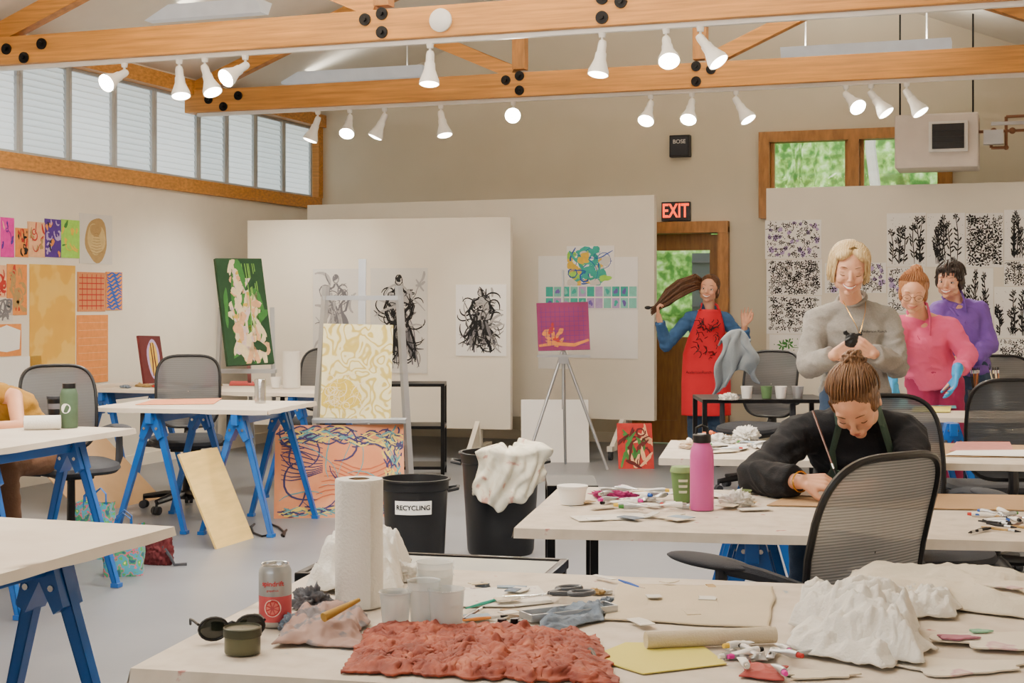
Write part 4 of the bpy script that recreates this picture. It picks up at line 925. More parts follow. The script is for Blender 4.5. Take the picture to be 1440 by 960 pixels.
for x in(-.3,.3): mb.box((x,0,.713),(.02,.31,.025),0,bev=.003)
mb.obj('tabletop',[m_blk,m_stn],r,smooth=False)
for x in(-.295,.295):
    for y in(-.16,.16): mb=MB(); mb.box((x,y,.35),(.02,.02,.7),0); mb.obj('leg',[m_blk],r,smooth=False)
def frame(loc,rz,w,d,h,shelves,name,lab,cat):
    r=thing(name,lab,cat,loc,rz)
    for x in(-w/2,w/2):
        for y in(-d/2,d/2): mb=MB(); mb.box((x,y,h/2),(.03,.03,h-.01),0); mb.obj('leg',[m_blk],r,smooth=False)
    for z in shelves:
        mb=MB(); mb.box((0,0,z),(w+.03,d+.03,.025),0,bev=.003); mb.obj('shelf',[m_blk],r,smooth=False)
    return r
frame(Jz(1068,0,9.75),A,.8,.5,.75,(.745,),'utility_table','black metal table with paint cups on top','table')
frame(Jz(568,0,11.7),A,.64,.36,.74,(.08,.4,.735),'shelf_cart','black metal shelf cart beside the partition','cart')
frame(Jz(803,0,5.55),A,.16,.3,.71,(.7,),'utility_table','small black metal table beside the rubbish bin','table')
# ---------------------------------------------------------------- easels
r=thing('studio_easel','grey aluminium H-frame easel holding a yellow painting','easel',Jz(508,0,9.72),A)
def bar(mb,a,b,w=.03,d=.03):
    a=V(a);b=V(b); dd=(b-a); q=dd.to_track_quat('Z','Y').to_matrix().to_4x4(); mb.box((a+b)/2,(w,d,dd.length),0,R=q)
for s in(-1,1):
    mb=MB(); bar(mb,(s*.34,-.02,.01),(s*.245,.07,1.5),.045,.03); mb.obj('leg',[m_silver],r,smooth=False)
mb=MB(); bar(mb,(0,-.0,.3),(.0,.08,1.68),.05,.03); mb.obj('mast',[m_silver],r,smooth=False)
for z in((1.42,.26,.06),(.45,.3,0)): mb=MB(); bar(mb,(-z[1],z[2],z[0]),(z[1],z[2],z[0])); mb.obj('crossbar',[m_silver],r,smooth=False)
mb=MB(); bar(mb,(0,.09,1.5),(0,.55,.02)); mb.obj('rear_leg',[m_silver],r,smooth=False)
mb=MB(); mb.box((0,-.1,.61),(.62,.1,.03),0,bev=.004); mb.box((0,.0,.57),(.1,.16,.1)); mb.obj('tray',[m_silver],r,smooth=False)
m_yel=matramp('yellow_linework',[(0,'#cdb558'),(.24,'#d8c477'),(.34,'#f0e6ac'),(1,'#f4ebbc')],scale=8,detail=.8,dist=.5,freq=38,st=(1.3,1,1))
def yl(a): a.blob(.28,.24,.26,.18,1,S(3),.25,24); a.squig(34,S(61),2,(.05,.08,.5,.38),10,.04,.005)
BL=J(450,587,9.58);BR=J(549,589,9.6);TL=J(461,455,9.68); bd('yellow_painting',BL,BR,TL,[m_yel,C('mustard','#d8bc48'),c_cr],'pale yellow canvas covered in ochre contour lines on the easel','painting',yl)
m_op=matramp('orange_purple',[(0,'#b9704a'),(.45,'#cf8258'),(.6,'#d9936a'),(1,'#9c6d78')],scale=4,detail=4)
def opf(a):
    g=S(71)
    for k in range(120):
        x=g.uniform(0,1); z=.91+g.uniform(-.09,.08)-.14*abs(x-.3); a.rib([(x+.03*i,z+.025*sin(i+k)) for i in range(5)],.012,g.choice((1,1,2,3)))
    for k in range(110):
        x=g.uniform(.84,.97); z=g.uniform(.05,.9); a.rib([(x+.015*sin(i+k),z+.03*i) for i in range(4)],.012,g.choice((1,1,2,3)))
    for k in range(90):
        x=g.uniform(.02,.9); z=g.uniform(.03,.11); a.rib([(x+.03*i,z+.02*sin(i+k)) for i in range(4)],.012,g.choice((1,1,2,3)))
    for k in range(11): a.rib([(.05+.08*i,.80-.035*k+.05*sin(i*.8+k*.4)) for i in range(5)],.008,1)
    for k in range(9): a.rib([(.3+.07*i+.02*k,.18+.05*k+.07*sin(i*.7+k*.3)) for i in range(8)],.010,4)
    a.squig(12,g,1,(.1,.5,.5,.85),12,.05,.01,.4); a.squig(8,g,3,(.3,.2,.8,.6),16,.05,.008,.25)
BL=W(385,729);BR=W(569,726); TL=J(391,598,9.55); bd('leaning_painting',BL,BR,TL,[m_op,C('indigo','#3a3560'),C('yellow2','#d6bf5a'),C('teal2','#5c8f93'),C('rust','#b25a3c')],'orange painting with tangled purple border leaning on easel','painting',opf)
r=thing('tripod_easel','slim silver tripod easel holding a magenta painting','easel',Jz(792,0,12.15),A)
for e in((-.33,-.2,.01),(.36,-.15,.01),(.03,.3,.01)):
    mb=MB(); mb.cyl((0,0,1.0),e,.014,.012); mb.obj('leg',[m_silver],r)
mb=MB(); mb.cyl((0,0,.5),(0,.03,1.66),.012,.009); mb.cyl((0,-.03,.5),(0,0,1.0),.012); mb.obj('mast',[m_silver],r)
mb=MB(); mb.box((0,-.05,.945),(.44,.06,.02)); mb.box((0,-.02,.91),(.08,.08,.06)); mb.obj('tray',[m_silver],r,smooth=False)
def mg(a):
    g=S(81)
    for k in range(9): a.blob(g.uniform(.15,.45),g.uniform(.15,.45),.1,.05,g.choice((1,2)),g,.5,rot=g.uniform(0,3))
    a.rib([(.02,.1),(.3,.14),(.7,.1),(.98,.2)],.03,2)
    for k in range(10): x=.08+.09*k; a.rib([(x,.1),(x,.9)],.003,3)
    for k in range(8): z=.1+.1*k; a.rib([(.05,z),(.95,z)],.003,3)
BL=J(757,493,12.07);BR=J(830,491,12.09);TL=J(754,426,12.15); bd('magenta_painting',BL,BR,TL,[matramp('magenta_wash',[(0,'#702048'),(.5,'#862b60'),(1,'#96406f')],scale=4),c_red,c_or,c_pu],'magenta painting with orange brush marks on tripod easel','painting',mg)
BL=W(733,650);BR=W(829,650);TL=J(741,562,12.86); bd('leaning_board',BL,BR,TL,[m_pap],'blank white board leaning on the partition','board')
def rg(a): g=S(91); [a.blob(g.uniform(.1,.9),g.uniform(.1,.9),.2,.05,g.choice((1,1,2,3)),g,.5,rot=g.uniform(0,3)) for _ in range(24)]; a.squig(14,g,2,(.1,.1,.9,.9),10,.09,.02)
BL=W(870,659);BR=W(920,659);TL=J(873,595,12.38); bd('leaning_painting',BL,BR,TL,[c_red,c_gr2,c_dr,c_pe],'small red and green painting leaning against partition','painting',rg)
r=thing('studio_easel','grey metal easel holding the flower painting','easel',Jz(345,0,11.3),A)
for s in(-1,1): mb=MB(); bar(mb,(s*.24,-.06,.01),(s*.2,.05,1.35)); mb.obj('leg',[m_silver],r,smooth=False)
mb=MB(); bar(mb,(0,.05,1.3),(0,.4,.02)); mb.obj('rear_leg',[m_silver],r,smooth=False)
mb=MB(); mb.box((0,-.07,.86),(.5,.1,.03)); mb.obj('tray',[m_silver],r,smooth=False)
def fp(a):
    g=S(101)
    for k in range(26): a.blob(g.uniform(.05,.95),g.uniform(.03,.97),.16,.05,g.choice((5,5,0)),g,.4,rot=g.uniform(0,3))
    for k in range(10): x=g.uniform(.2,.8); a.rib([(x,.3),(x+.05,.6),(x+.02,.95)],.008,6)
    cs=[(.3,.93),(.42,.86),(.35,.78),(.55,.76),(.38,.68),(.6,.66),(.33,.57),(.52,.56),(.7,.57),(.28,.45),(.48,.45),(.68,.46),(.35,.34),(.56,.34),(.75,.36),(.3,.22),(.5,.22),(.7,.24),(.55,.12),(.78,.14),(.42,.12)]
    for i,(x,z) in enumerate(cs):
        s=.065+.065*(1-z)
        for q in range(6): t=g.uniform(0,6.3); a.blob(x+s*.6*cos(t),z+s*.35*sin(t),s,s*.42,g.choice((1,1,2,3)),g,.35,14,rot=t)
        a.blob(x,z,s*.45,s*.22,4,g,.4,10)
BL=J(321,514,11.0);BR=J(386,511,11.25);TL=J(299,363,11.12)
bd('flower_painting',BL,BR,TL,[c_dg,c_cr,c_pe,C('blush','#e6cfcf'),C('gold','#d8b24a'),c_gr2,C('leafgreen','#79b04c')],'tall painting of peach gladioli on dark green','painting',fp,th=.035)
def ov(a): a.blob(.55,.5,.3,.42,1,S(2),.1,26); a.blob(.55,.5,.2,.36,2,S(2),.1,26); a.rib([(.45,.15),(.5,.5),(.48,.85)],.02,0); a.rib([(.62,.15),(.6,.5),(.6,.85)],.02,0)
BL=J(204,539,11.1);BR=J(234,538,11.4);TL=J(202,473,11.2); bd('small_painting',BL,BR,TL,[c_dr,c_lav,c_ye],'small dark red painting of a yellow oval','painting',ov)
BL=W(305,772);BR=W(357,756); TL=J(273,639,8.42); bd('plywood_panel',BL,BR,TL,[mat('light_ply','#e0bf74',.6,var=.1,vs=5,st=(1,1,6))],'pale yellow plywood sheet leaning against worktable','board',None,.012)
BL=W(118,725);BR=W(228,700); TL=J(118,602,10.4); bd('cardboard_sheet',BL,BR,TL,[mat('cardboard','#a98965',.85,var=.06)],'brown cardboard sheet leaning behind chair','cardboard',None,.008)
# ---------------------------------------------------------------- bins
m_bin=mat('bin_plastic','#1d1e21',.45)
def bin_(loc,R0,R1,h,lab):
    r=thing('trash_bin',lab,'bin',loc,A)
    mb=MB(); mb.lathe([(.001,.01),(R0*.96,.0),(R0,.02),(R1*.95,h-.06),(R1*.98,h-.055),(R1*.99,h-.01),(R1*1.04,h-.01),(R1*1.04,h),(R1*.96,h),(R1*.93,h-.06),(R0*.95,.03),(.001,.03)],n=40)
    mb.obj('bin_body',[m_bin],r)
    for s in(-1,1):
        mb=MB(); mb.tube([(s*R1*.97,-.06,h-.06),(s*(R1+.045),-.045,h-.05),(s*(R1+.045),.045,h-.05),(s*R1*.97,.06,h-.06)],.01,n=8); mb.obj('handle',[m_bin],r)
    return r
rb=bin_(Jz(584,0,7.6),.15,.178,.475,'black recycling bin with a white label')
mb=MB()
def lf(u,v): a=-pi/2+(u-.5)*1.12; rr=.1755+.0015*v; return V((rr*cos(a),rr*sin(a),.305+.07*v))
mb.grid(lf,16,1); mb.obj('label',[m_pap],rb)
tx=text('RECYCLING',.034,Matrix(),m_ink,'label_lettering',rb,ext=.0004,bold=.0008)
for v in tx.data.vertices:
    a=-pi/2+v.co.x/.178; v.co=V((.1782*cos(a),.1782*sin(a),.34+v.co.y))
tb_=bin_(Jz(704,0,8.1),.185,.225,.56,'tall black rubbish bin with a towel over its rim')
def crumple(name,c,r,seed,mt,lab,cat,sub=5,amp=.35,fr=2.2):
    mb=MB(); rr=bmesh.ops.create_icosphere(mb.bm,subdivisions=sub,radius=1); o=V((seed*1.3,seed*.7,seed*2.1))
    for v in rr['verts']:
        n=v.co.copy(); q=n*fr+o; q+=V((noise.noise(q+V((5,0,0))),noise.noise(q+V((0,5,0))),noise.noise(q)))*1.1
        f=.5-abs(noise.noise(q))*2.2; g_=.45-abs(noise.noise(q*2.1+V((3,1,2))))*2; h_=.4-abs(noise.noise(q*4.3))*2
        k=.82+amp*(.75*f+.45*g_+.16*h_)+.25*noise.noise(n*1.3+o)
        p=V((n.x*r[0]*k,n.y*r[1]*k,n.z*r[2]*k*(1+.4*noise.noise(n*1.7+o))))
        if p.z<-r[2]*.35: p.z=-r[2]*.35+(.02*p.z)
        v.co=p+V(c)+UP*r[2]*.37
    return tag(mb.obj(name,[mt],angle=180),lab,cat)
def cloth(name,corners,seed,mt,lab,cat,amp=.02,fr=8,z0=0,nu=60,nv=48,edge=.012,th=.0025,bias=0,dome=0):
    a,b,c,d=[V(x) for x in corners]; mb=MB(); o=V((seed*2.3,seed,seed*.7))
    def fn(u,v):
        p=(a*(1-u)+b*u)*(1-v)+(d*(1-u)+c*u)*v; ctr=(a+b+c+d)/4
        q=p*fr+o; n1_=noise.noise(q*.5); k=abs(noise.noise(V((q.x+n1_*2,q.y+n1_,seed)))); k2=abs(noise.noise(V((q.x*1.9,q.y*1.9+n1_*2,seed+4)))); k3=abs(noise.noise(V((q.x*3.6+n1_*3,q.y*3.4,seed+9))))
        e=min(u,1-u,v,1-v); ed=min(1,e*8)
        p=p+(p-ctr).normalized()*edge*noise.noise(p*fr*1.6+o)*(1-ed)*2
        p.z+=z0+amp*(.8*max(0,1-2.6*k)+.5*max(0,1-2.8*k2)+.22*max(0,1-3*k3)+.3*(noise.noise(q*1.3)+.5))*(.25+.75*ed)+bias*ed+dome*(16*u*(1-u)*v*(1-v))**.8
        return p
    mb.grid(fn,nu,nv); o_=mb.obj(name,[mt],angle=180,fix=False); s=o_.modifiers.new('t','SOLIDIFY'); s.thickness=th; s.offset=1
    return tag(o_,lab,cat)
m_towel=matramp('checked_towel',[(0,'#8d9a86'),(.34,'#c9c3ae'),(.47,'#dcd7c5'),(.6,'#d8cfb9'),(.66,'#bd9384'),(1,'#a87a6c')],scale=13,detail=5,dist=.6)
mb=MB(); c=Jz(714,0,8.1)
def tw(u,v):
    t=v*1.5-.28; x=(u-.5)*.42
    R_=.245; ang=-pi/2+x/R_+.12+.08*sin(v*5)
    ridge=max(0,1-3*abs(noise.noise(V((u*4+v,v*1.2,8)))))
    if t<0: rr=R_-.02+t*.5; z=.59+.03*noise.noise(V((u*6,v*5,1)))+.02*ridge
    else: rr=R_+.012+.045*noise.noise(V((u*8,v*2.5,3)))+.03*ridge-t*.02; z=.585-t*(.27-.1*abs(u-.35)*2+.05*noise.noise(V((u*5,0,2))))
    return c+Rz(A)@V((rr*cos(ang),rr*sin(ang),z+.012*sin(u*9)))
mb.grid(tw,54,44); o=mb.obj('towel',[m_towel],angle=180,fix=False); s=o.modifiers.new('t','SOLIDIFY'); s.thickness=.005; tag(o,'stained checked towel draped over the bin rim','towel')
# ---------------------------------------------------------------- tabletop items
TZ=.7545
T=lambda px,py,z=TZ:W(px,py,z)
m_tissue=mat('paper_towel','#e8e4dc',.95,bump=.35,bs=160,var=.03)
p=T(505,851); r=thing('paper_towel_roll','tall standing roll of white quilted paper towel','paper towel roll',p)
mb=MB(); mb.lathe([(.022,.0),(.049,.0),(.05,.004),(.0505,.09),(.05,.18),(.0505,.262),(.049,.266),(.022,.266)],n=48); mb.grid(lambda u,v:V((.0515*cos(u*1.2-1.9)+.004*u,.0515*sin(u*1.2-1.9)-.003*u,.002+v*.262)),8,4); mb.obj('paper',[m_tissue],r)
mb=MB(); mb.lathe([(.02,.002),(.021,.002),(.021,.264),(.02,.264),(.02,.002)],n=24); mb.obj('cardboard_core',[MC['cardboard']],r)
p=T(387,879); r=thing('drink_can','pink and silver sparkling water can','can',p,A)
mb=MB(); mb.lathe([(.001,.006),(.02,.003),(.024,.0),(.028,.004),(.0315,.012)],n=40); mb.obj('can_base',[m_chrome],r)
mb=MB(); mb.lathe([(.0315,.012),(.0322,.018),(.0322,.062)],n=48,m=0); mb.lathe([(.0322,.062),(.0322,.106),(.031,.111),(.027,.119)],n=48,m=1)
mb.obj('can_body',[mat('can_pink','#c8555c',.35,metal=.3,var=.12,vs=30),mat('can_silver','#a9adb0',.3,metal=.6)],r)
mb=MB(); mb.lathe([(.027,.119),(.0268,.123),(.0255,.122),(.025,.118),(.001,.118)],n=40); mb.sph((0,-.008,.1195),(.008,.012,.001)); mb.obj('can_lid',[m_chrome],r)
def wraptext(s,size,R_,z,mt,par,off=0,nm='lettering',ext=.0003,bold=0):
    t=text(s,size,Matrix(),mt,nm,par,ext=ext,bold=bold)
    for v in t.data.vertices:
        a=-pi/2+v.co.x/R_+off; rr=R_+.0006+v.co.z; v.co=V((rr*cos(a),rr*sin(a),z+v.co.y))
c_cr2=C('can_red','#c33a3f')
wraptext('spindrift',.0135,.0322,.087,c_cr2,r,bold=.0002); wraptext('grapefruit',.006,.0322,.074,c_cr2,r)
mb=MB()
for k,(rad,m) in enumerate(((.017,0),(.0145,1))):
    pts=[]
    for i in range(24): x=rad*cos(2*pi*i/24); z=.04+rad*sin(2*pi*i/24); a=-pi/2+x/.0322; rr=.0326+.0003*k; pts.append((rr*cos(a),rr*sin(a),z))
    mb.poly(pts,m)
for i in range(8):
    t=2*pi*i/8; pts=[]
    for dx,dz in((.003,0),(.012,.0035),(.012,-.0035)): x=dx*cos(t)-dz*sin(t); z=.04+dx*sin(t)+dz*cos(t); a=-pi/2+x/.0322; pts.append((.0333*cos(a),.0333*sin(a),z))
    mb.poly(pts,2)
mb.obj('fruit_graphic',[C('can_cream','#efd6c8'),c_cr2,C('can_coral','#e2786e')],r,smooth=False,fix=False)
p=T(341,917); r=thing('small_jar','small dark olive tin of solvent','tin',p)
mb=MB(); mb.lathe([(.001,.001),(.031,.0),(.0325,.003),(.0325,.03)],n=36); mb.obj('jar_body',[mat('olive_tin','#5c5d4a',.35,metal=.4)],r)
mb=MB(); mb.lathe([(.0325,.03),(.0345,.031),(.0345,.046),(.0325,.0475),(.031,.044),(.001,.044)],n=36); mb.obj('lid',[mat('olive_lid','#45473a',.4,metal=.4)],r)
p=T(326,900); r=thing('sunglasses','black sunglasses resting on their open temples','sunglasses',p,A+.35)
mb=MB()
for s in(-1,1): mb.tube([(s*.034+.027*cos(t*pi/9),0,.024+.021*sin(t*pi/9)) for t in range(18)],.0028,n=6,closed=True)
mb.tube([(-.006,0,.032),(0,-.002,.035),(.006,0,.032)],.003); mb.obj('frame',[m_blkp],r)
for s in(-1,1):
    mb=MB(); mb.sph((s*.034,.0,.024),(.026,.003,.020),n=20); mb.obj('lens',[mat('dark_lens','#1c211d',.08,coat=.5)],r)
    mb=MB(); mb.tube([(s*.062,0,.034),(s*.064,.06,.03),(s*.062,.11,.022),(s*.058,.14,.006)],.0026); mb.obj('temple',[m_blkp],r)
m_clear=mat('frosted_plastic','#d6dcdc',.12,alpha=.42,var=.02)
def cup(px,py,R0,R1,h,mt,lab,name='plastic_cup',stk=0,z=TZ,g='plastic cups on the worktable'):
    p=T(px,py,z); mb=MB(); mb.lathe([(.001,.002),(R0,.0),(R0+.0005,.002),(R1,h-.003),(R1+.0018,h-.002),(R1+.0018,h),(R1-.001,h),(R0-.001,.004),(.001,.004)],n=36)
    for k in range(1,stk+1): mb.lathe([(R1-.001+.0005*k,h-.0+.012*k-.012),(R1+.001,h+.012*k),(R1+.002,h+.012*k+.002),(R1-.001,h+.012*k)],n=36)
    o=mb.obj(name,[mt]); o.location=p; return tag(o,lab,'cup',g)
cup(556,886,.024,.031,.076,m_clear,'small translucent plastic cup of water'); cup(612,866,.029,.037,.085,m_clear,'stack of clear plastic cups',stk=2); cup(628,889,.029,.035,.085,m_clear,'clear plastic cup of cloudy water'); cup(596,883,.024,.032,.08,m_clear,'clear plastic cup in a cluster',stk=1)
m_rag=mat('grey_rag','#6a6c72',.95,bump=.3,bs=200,var=.2,vs=20); m_rag2=matramp('printed_rag',[(0,'#55545c'),(.44,'#7a7478'),(.5,'#a08278'),(1,'#97796e')],scale=26); m_brag=mat('blue_rag','#74808f',.95,bump=.3,bs=200,var=.2,vs=25)
crumple('rag',T(438,855),(.045,.035,.035),3,m_rag,'crumpled grey paint rag','rag',amp=.5); crumple('rag',T(412,884),(.03,.025,.02),4,m_brag,'small crumpled blue-grey rag','rag',amp=.5)
cloth('printed_cloth',[T(385,908),T(505,912),T(520,868),T(425,858)],5,m_rag2,'mauve printed cloth with dark marks','cloth',amp=.018,fr=12,dome=.012)
crumple('rag',T(490,878),(.04,.025,.016),8,m_rag2,'dusty pink crumpled rag','rag')
mb=MB(); a=T(505,843,.82);b=T(455,868,.80); mb.tube([a,a*.6+b*.4,b],[.004,.006,.009],n=10); tag(mb.obj('paintbrush',[C('ochre_handle','#a8843c')]),'stubby wooden brush lying over rags','paintbrush')
m_terra=matramp('terracotta_paint',[(0,'#4f1d12'),(.4,'#7a3122'),(.58,'#93442f'),(.72,'#ad6248'),(1,'#c98f76')],scale=24,detail=9,bump=.6)
def terra():
    mb=MB()
    cs=[T(482,946),T(872,964),T(838,894),T(515,886)]
    g=S(9); bumps=[(g.uniform(.06,.94),g.uniform(.25,.9),g.uniform(.010,.024),g.uniform(.4,1)) for _ in range(26)]
    def fn(u,v):
        a,b,c,d=cs; e=min(u,1-u,v,1-v)
        uu=u+.02*noise.noise(V((v*12,u*5,1)))+.01*noise.noise(V((v*30,u*15,4))); vv=v+.08*noise.noise(V((u*14,v*4,2)))+.03*noise.noise(V((u*40,v*4,2)))
        p=(a*(1-uu)+b*uu)*(1-vv)+(d*(1-uu)+c*uu)*vv
        zb=.010*min(1,e*10)*(1+.6*noise.noise(V((u*4,v*3,5))))+.012*sin(pi*u)*v
        for x,y,r_,h in bumps:
            dd=((u-x)**2+((v-y)*.5)**2)/(r_*r_)
            if dd<6: zb+=.012*h*math.exp(-dd)
        zb+=.003*noise.noise(V((u*30,v*20,3)))+.004*max(0,1-3.5*abs(noise.noise(V((u*9,v*5,7)))))+.003*max(0,1-3.5*abs(noise.noise(V((u*26,v*14,9)))))+.002*noise.noise(V((u*110,v*50,3)))
        p.z+=max(.001,zb*min(1,.15+e*14)); return p
    mb.grid(fn,230,110); ob=mb.obj('painted_textile',[m_terra],angle=180,fix=False); s=ob.modifiers.new('t','SOLIDIFY'); s.thickness=.004; s.offset=1
    tag(ob,'lumpy terracotta-painted textile relief draped across table edge','textile')
terra()
p=T(775,836,TZ+.014); r=thing('scissors','grey-handled scissors lying open on the table','scissors',p,A+.45)
m_sch=mat('scissor_handle','#4a4e55',.4)
for s in(-1,1):
    mb=MB(); mb.poly([(.008,-s*.004,0),(-.10,s*.020+.003,0),(-.105,s*.020-.001,0),(-.006,-.011*s,0)],0,(0,0,.0025)); mb.obj('blade',[m_chrome],r,smooth=False)
    mb=MB(); mb.tube([(-.004,0,.003),(.018,s*.012,.003),(.034,s*.020,.003)],.006); mb.tube([(.058+.028*cos(t*pi/8),s*(.028)+.017*sin(t*pi/8),.004) for t in range(16)],.0055,n=8,closed=True); mb.obj('handle',[m_sch],r)
mb=MB(); mb.cyl((0,0,-.001),(0,0,.006),.005); mb.obj('pivot_screw',[m_chrome],r)
def flat(name,pts,mt,lab,cat,z=0,th=.002):
    mb=MB(); P=[V(p) for p in pts]
    for p in P: p.z+=z
    mb.poly(P,0,(0,0,th)); return tag(mb.obj(name,[mt],smooth=False),lab,cat)
m_canv=mat('raw_canvas','#cbbda3',.95,bump=.25,bs=300,var=.05); m_cream=mat('cream_canvas','#d9cfbb',.95,bump=.2,bs=200,var=.04)
cloth('canvas_sheet',[T(850,872),T(1084,884),T(1086,826),T(868,822)],11,m_canv,'flat piece of frayed unprimed canvas','canvas',amp=.004,fr=6,edge=.006)
flat('yellow_paper',[T(828,925),T(905,948),T(1022,934),T(985,906),T(880,904)],mat('yellow_sheet','#d8cc62',.8,var=.03),'torn sheet of yellow paper','paper')
mb=MB(); a=T(908,900,TZ+.016);b=T(1090,892,TZ+.016); mb.cyl(a,b,.016,.015,n=24); tag(mb.obj('canvas_roll',[m_canv]),'rolled tube of raw canvas','canvas roll')
cloth('blue_rag',[T(752,894),T(850,874),T(852,852),T(770,870)],13,m_brag,'blue-grey paint rag with dark tips','rag',amp=.016,fr=13)
crumple('rag',T(822,864),(.03,.02,.013),15,m_brag,'bunched up blue-grey paint rag','rag',amp=.5)
for px,py in((706,890),(724,889),(735,892)):
    p=T(px,py); mb=MB(); mb.lathe([(.001,0),(.008,0),(.008,.018),(.009,.019),(.009,.028),(.001,.028)],n=18); o=mb.obj('ink_vial',[m_blkp]); o.location=p; tag(o,'tiny dark ink vial','bottle',group='ink vials')
cloth('white_towel',[T(1105,915),T(1240,945),T(1320,915),T(1150,858)],22,m_tissue,'white paper towel spread under a heap','paper towel',amp=.022,fr=11,bias=.008)
cloth('white_towel',[T(1140,918),T(1295,940),T(1285,872),T(1175,862)],28,m_tissue,'heap of crumpled white paper towel','paper towel',amp=.032,fr=11,bias=.02,nu=110,nv=90,dome=.04)
cloth('white_towel',[T(1110,885),T(1190,900),T(1215,862),T(1130,850)],29,m_tissue,'soft crumpled white paper towel fold','paper towel',amp=.028,fr=12,bias=.012,nu=80,nv=60,dome=.028)
cloth('white_towel',[T(1262,872),T(1345,872),T(1340,838),T(1265,838)],24,m_tissue,'crumpled white and grey paper towel','paper towel',amp=.022,fr=14,dome=.012)
cloth('plastic_bag',[T(432,832),T(560,838),T(575,792),T(470,788)],25,m_tissue,'crumpled thin white plastic bag','plastic bag',amp=.035,fr=12,bias=.02,nu=110,nv=80,dome=.05)
crumple('plastic_bag',T(570,815),(.045,.03,.03),27,m_tissue,'small crumpled white bag','plastic bag',amp=.5,fr=1.5)
cloth('canvas_sheet',[T(1185,845),T(1470,872),T(1460,815),T(1200,806)],31,m_cream,'folded cream canvas lying across the table','canvas',amp=.018,fr=5,bias=.014)
m_pt=matramp('painted_cutout',[(0,'#d9ceb8'),(.6,'#e0d7c6'),(.63,'#c9a0a8'),(.7,'#ded4c2'),(1,'#e5ddcc')],scale=7)
def cutout(cx,cy,rx,ry,seed,mt,lab,z=0):
    g=S(seed); c=T(cx,cy); pts=[]; ph=[g.uniform(0,6) for _ in range(4)]
    for i in range(48):
        t=2*pi*i/48; k=1+.18*sin(3*t+ph[0])+.12*sin(5*t+ph[1])+.08*sin(8*t+ph[2]); pts.append(c+RT*(rx*k*cos(t))+FW*(ry*k*sin(t))+UP*z)
    mb=MB(); mb.poly(pts,0,(0,0,.003)); tag(mb.obj('paper_cutout',[mt],smooth=False),lab,'paper cutout',group='painted paper cutouts')
cutout(1345,938,.11,.055,1,m_pt,'cream cutout paper shape with pink wash',.001); cutout(1400,905,.1,.07,2,m_pt,'cream cutout paper shape with scalloped edge',.006); cutout(1345,905,.035,.018,3,C('plum','#a5687c'),'plum painted paper scrap',.011); cutout(1378,896,.02,.012,4,C('sage','#7fae92'),'sage green painted paper scrap',.011); cutout(1425,850,.06,.04,6,m_pt,'curled cream cutout paper shape',.04); cutout(1150,950,.06,.025,8,m_cream,'small torn cream paper scrap',.001)
CT=[c_red,c_bl,c_mg,m_chrome,c_ye,c_gr2,m_pap,m_ink]
def ptube(p,ang,L,mtc,lab='small silver paint tube with coloured cap',grp='paint tubes'):
    r=thing('paint_tube',lab,'paint tube',p,ang,group=grp)
    mb=MB(); n=14; rings=[]
    for f in range(7):
        x=L*f/6; a=.011*L/.09; w=a*(1+.25*(1-f/6)); h=a*(.12+.88*min(1,f/4.))
        rings.append([mb.bm.verts.new((x,w*cos(2*pi*i/n),h*sin(2*pi*i/n)+a*.9)) for i in range(n)])
    for q,b in zip(rings,rings[1:]):
        for i in range(n): mb.bm.faces.new((q[i],q[(i+1)%n],b[(i+1)%n],b[i]))
    mb.bm.faces.new(rings[0]); mb.bm.faces.new(rings[-1]); mb.obj('tube_body',[rnd.choice([m_silver,m_silver,m_pap])],r)
    mb=MB(); a=.011*L/.09; mb.cyl((L,0,a*.9),(L+.018*L/.09,0,a*.9),a*.75,a*.6,n=12); mb.obj('cap',[mtc],r)
g=S(17)
for k in range(18):
    px=g.uniform(1030,1112);py=g.uniform(902,940); ptube(T(px,py,TZ+g.choice((0,.0,.012))),g.uniform(0,6.3),.055,g.choice(CT))
cloth('red_printed_paper',[T(1040,952),T(1100,958),T(1105,940),T(1050,936)],33,C('brick','#a84c48'),'scrap of red printed paper','paper',amp=.006,fr=10)
def brush(a,b,r0=.0035,mt=None,lab='thin paintbrush lying on the table',grp='loose paintbrushes'):
    a=V(a);b=V(b);d=(b-a).normalized(); mb=MB(); mb.tube([a,a*.5+b*.5,b],[r0*.5,r0*1.1,r0*.8],0,n=8); o=mb.obj('paintbrush',[mt or m_bh]); tag(o,lab,'paintbrush',grp)
    mb=MB(); mb.cyl(b,b+d*.02,r0,r0,0,n=8); mb.obj('ferrule',[m_chrome],o,world=True); mb=MB(); mb.cyl(b+d*.02,b+d*.038,r0,r0*.3,0,n=8); mb.obj('bristles',[m_ink],o,world=True)
HZ=TZ+.005
brush(T(640,876,HZ),T(672,858,HZ)); brush(T(650,872,HZ),T(690,868,HZ),mt=c_or); brush(T(838,925,HZ+.003),T(825,908,HZ+.003),.006,m_blkp); brush(T(655,855,HZ),T(700,842,HZ),mt=c_tl); brush(T(735,870,HZ),T(705,880,HZ),mt=m_blkp); brush(T(870,815,HZ),T(900,826,HZ),mt=c_bl)
m_spk=matramp('speckled_paper',[(0,'#5d86a8'),(.3,'#b5717a'),(.34,'#dcd6cb'),(.66,'#e3ded4'),(.7,'#8c5a8a'),(1,'#46709a')],scale=30,detail=4)
def pscr(px,py,w,h,mt,lab,rot=0,z=0,grp=None):
    c=T(px,py); x=(RT*cos(rot)+FW*sin(rot)); y=(FW*cos(rot)-RT*sin(rot)); mb=MB(); mb.poly([c-x*w-y*h,c+x*w*.2-y*h*1.15,c+x*w-y*h*.8,c+x*w*.9+y*h,c-x*w*.1+y*h*.85,c-x*w*.95+y*h],0,(0,0,.002)); o=mb.obj('paper_sheet',[mt],smooth=False); o.location.z+=z; tag(o,lab,'paper',grp)
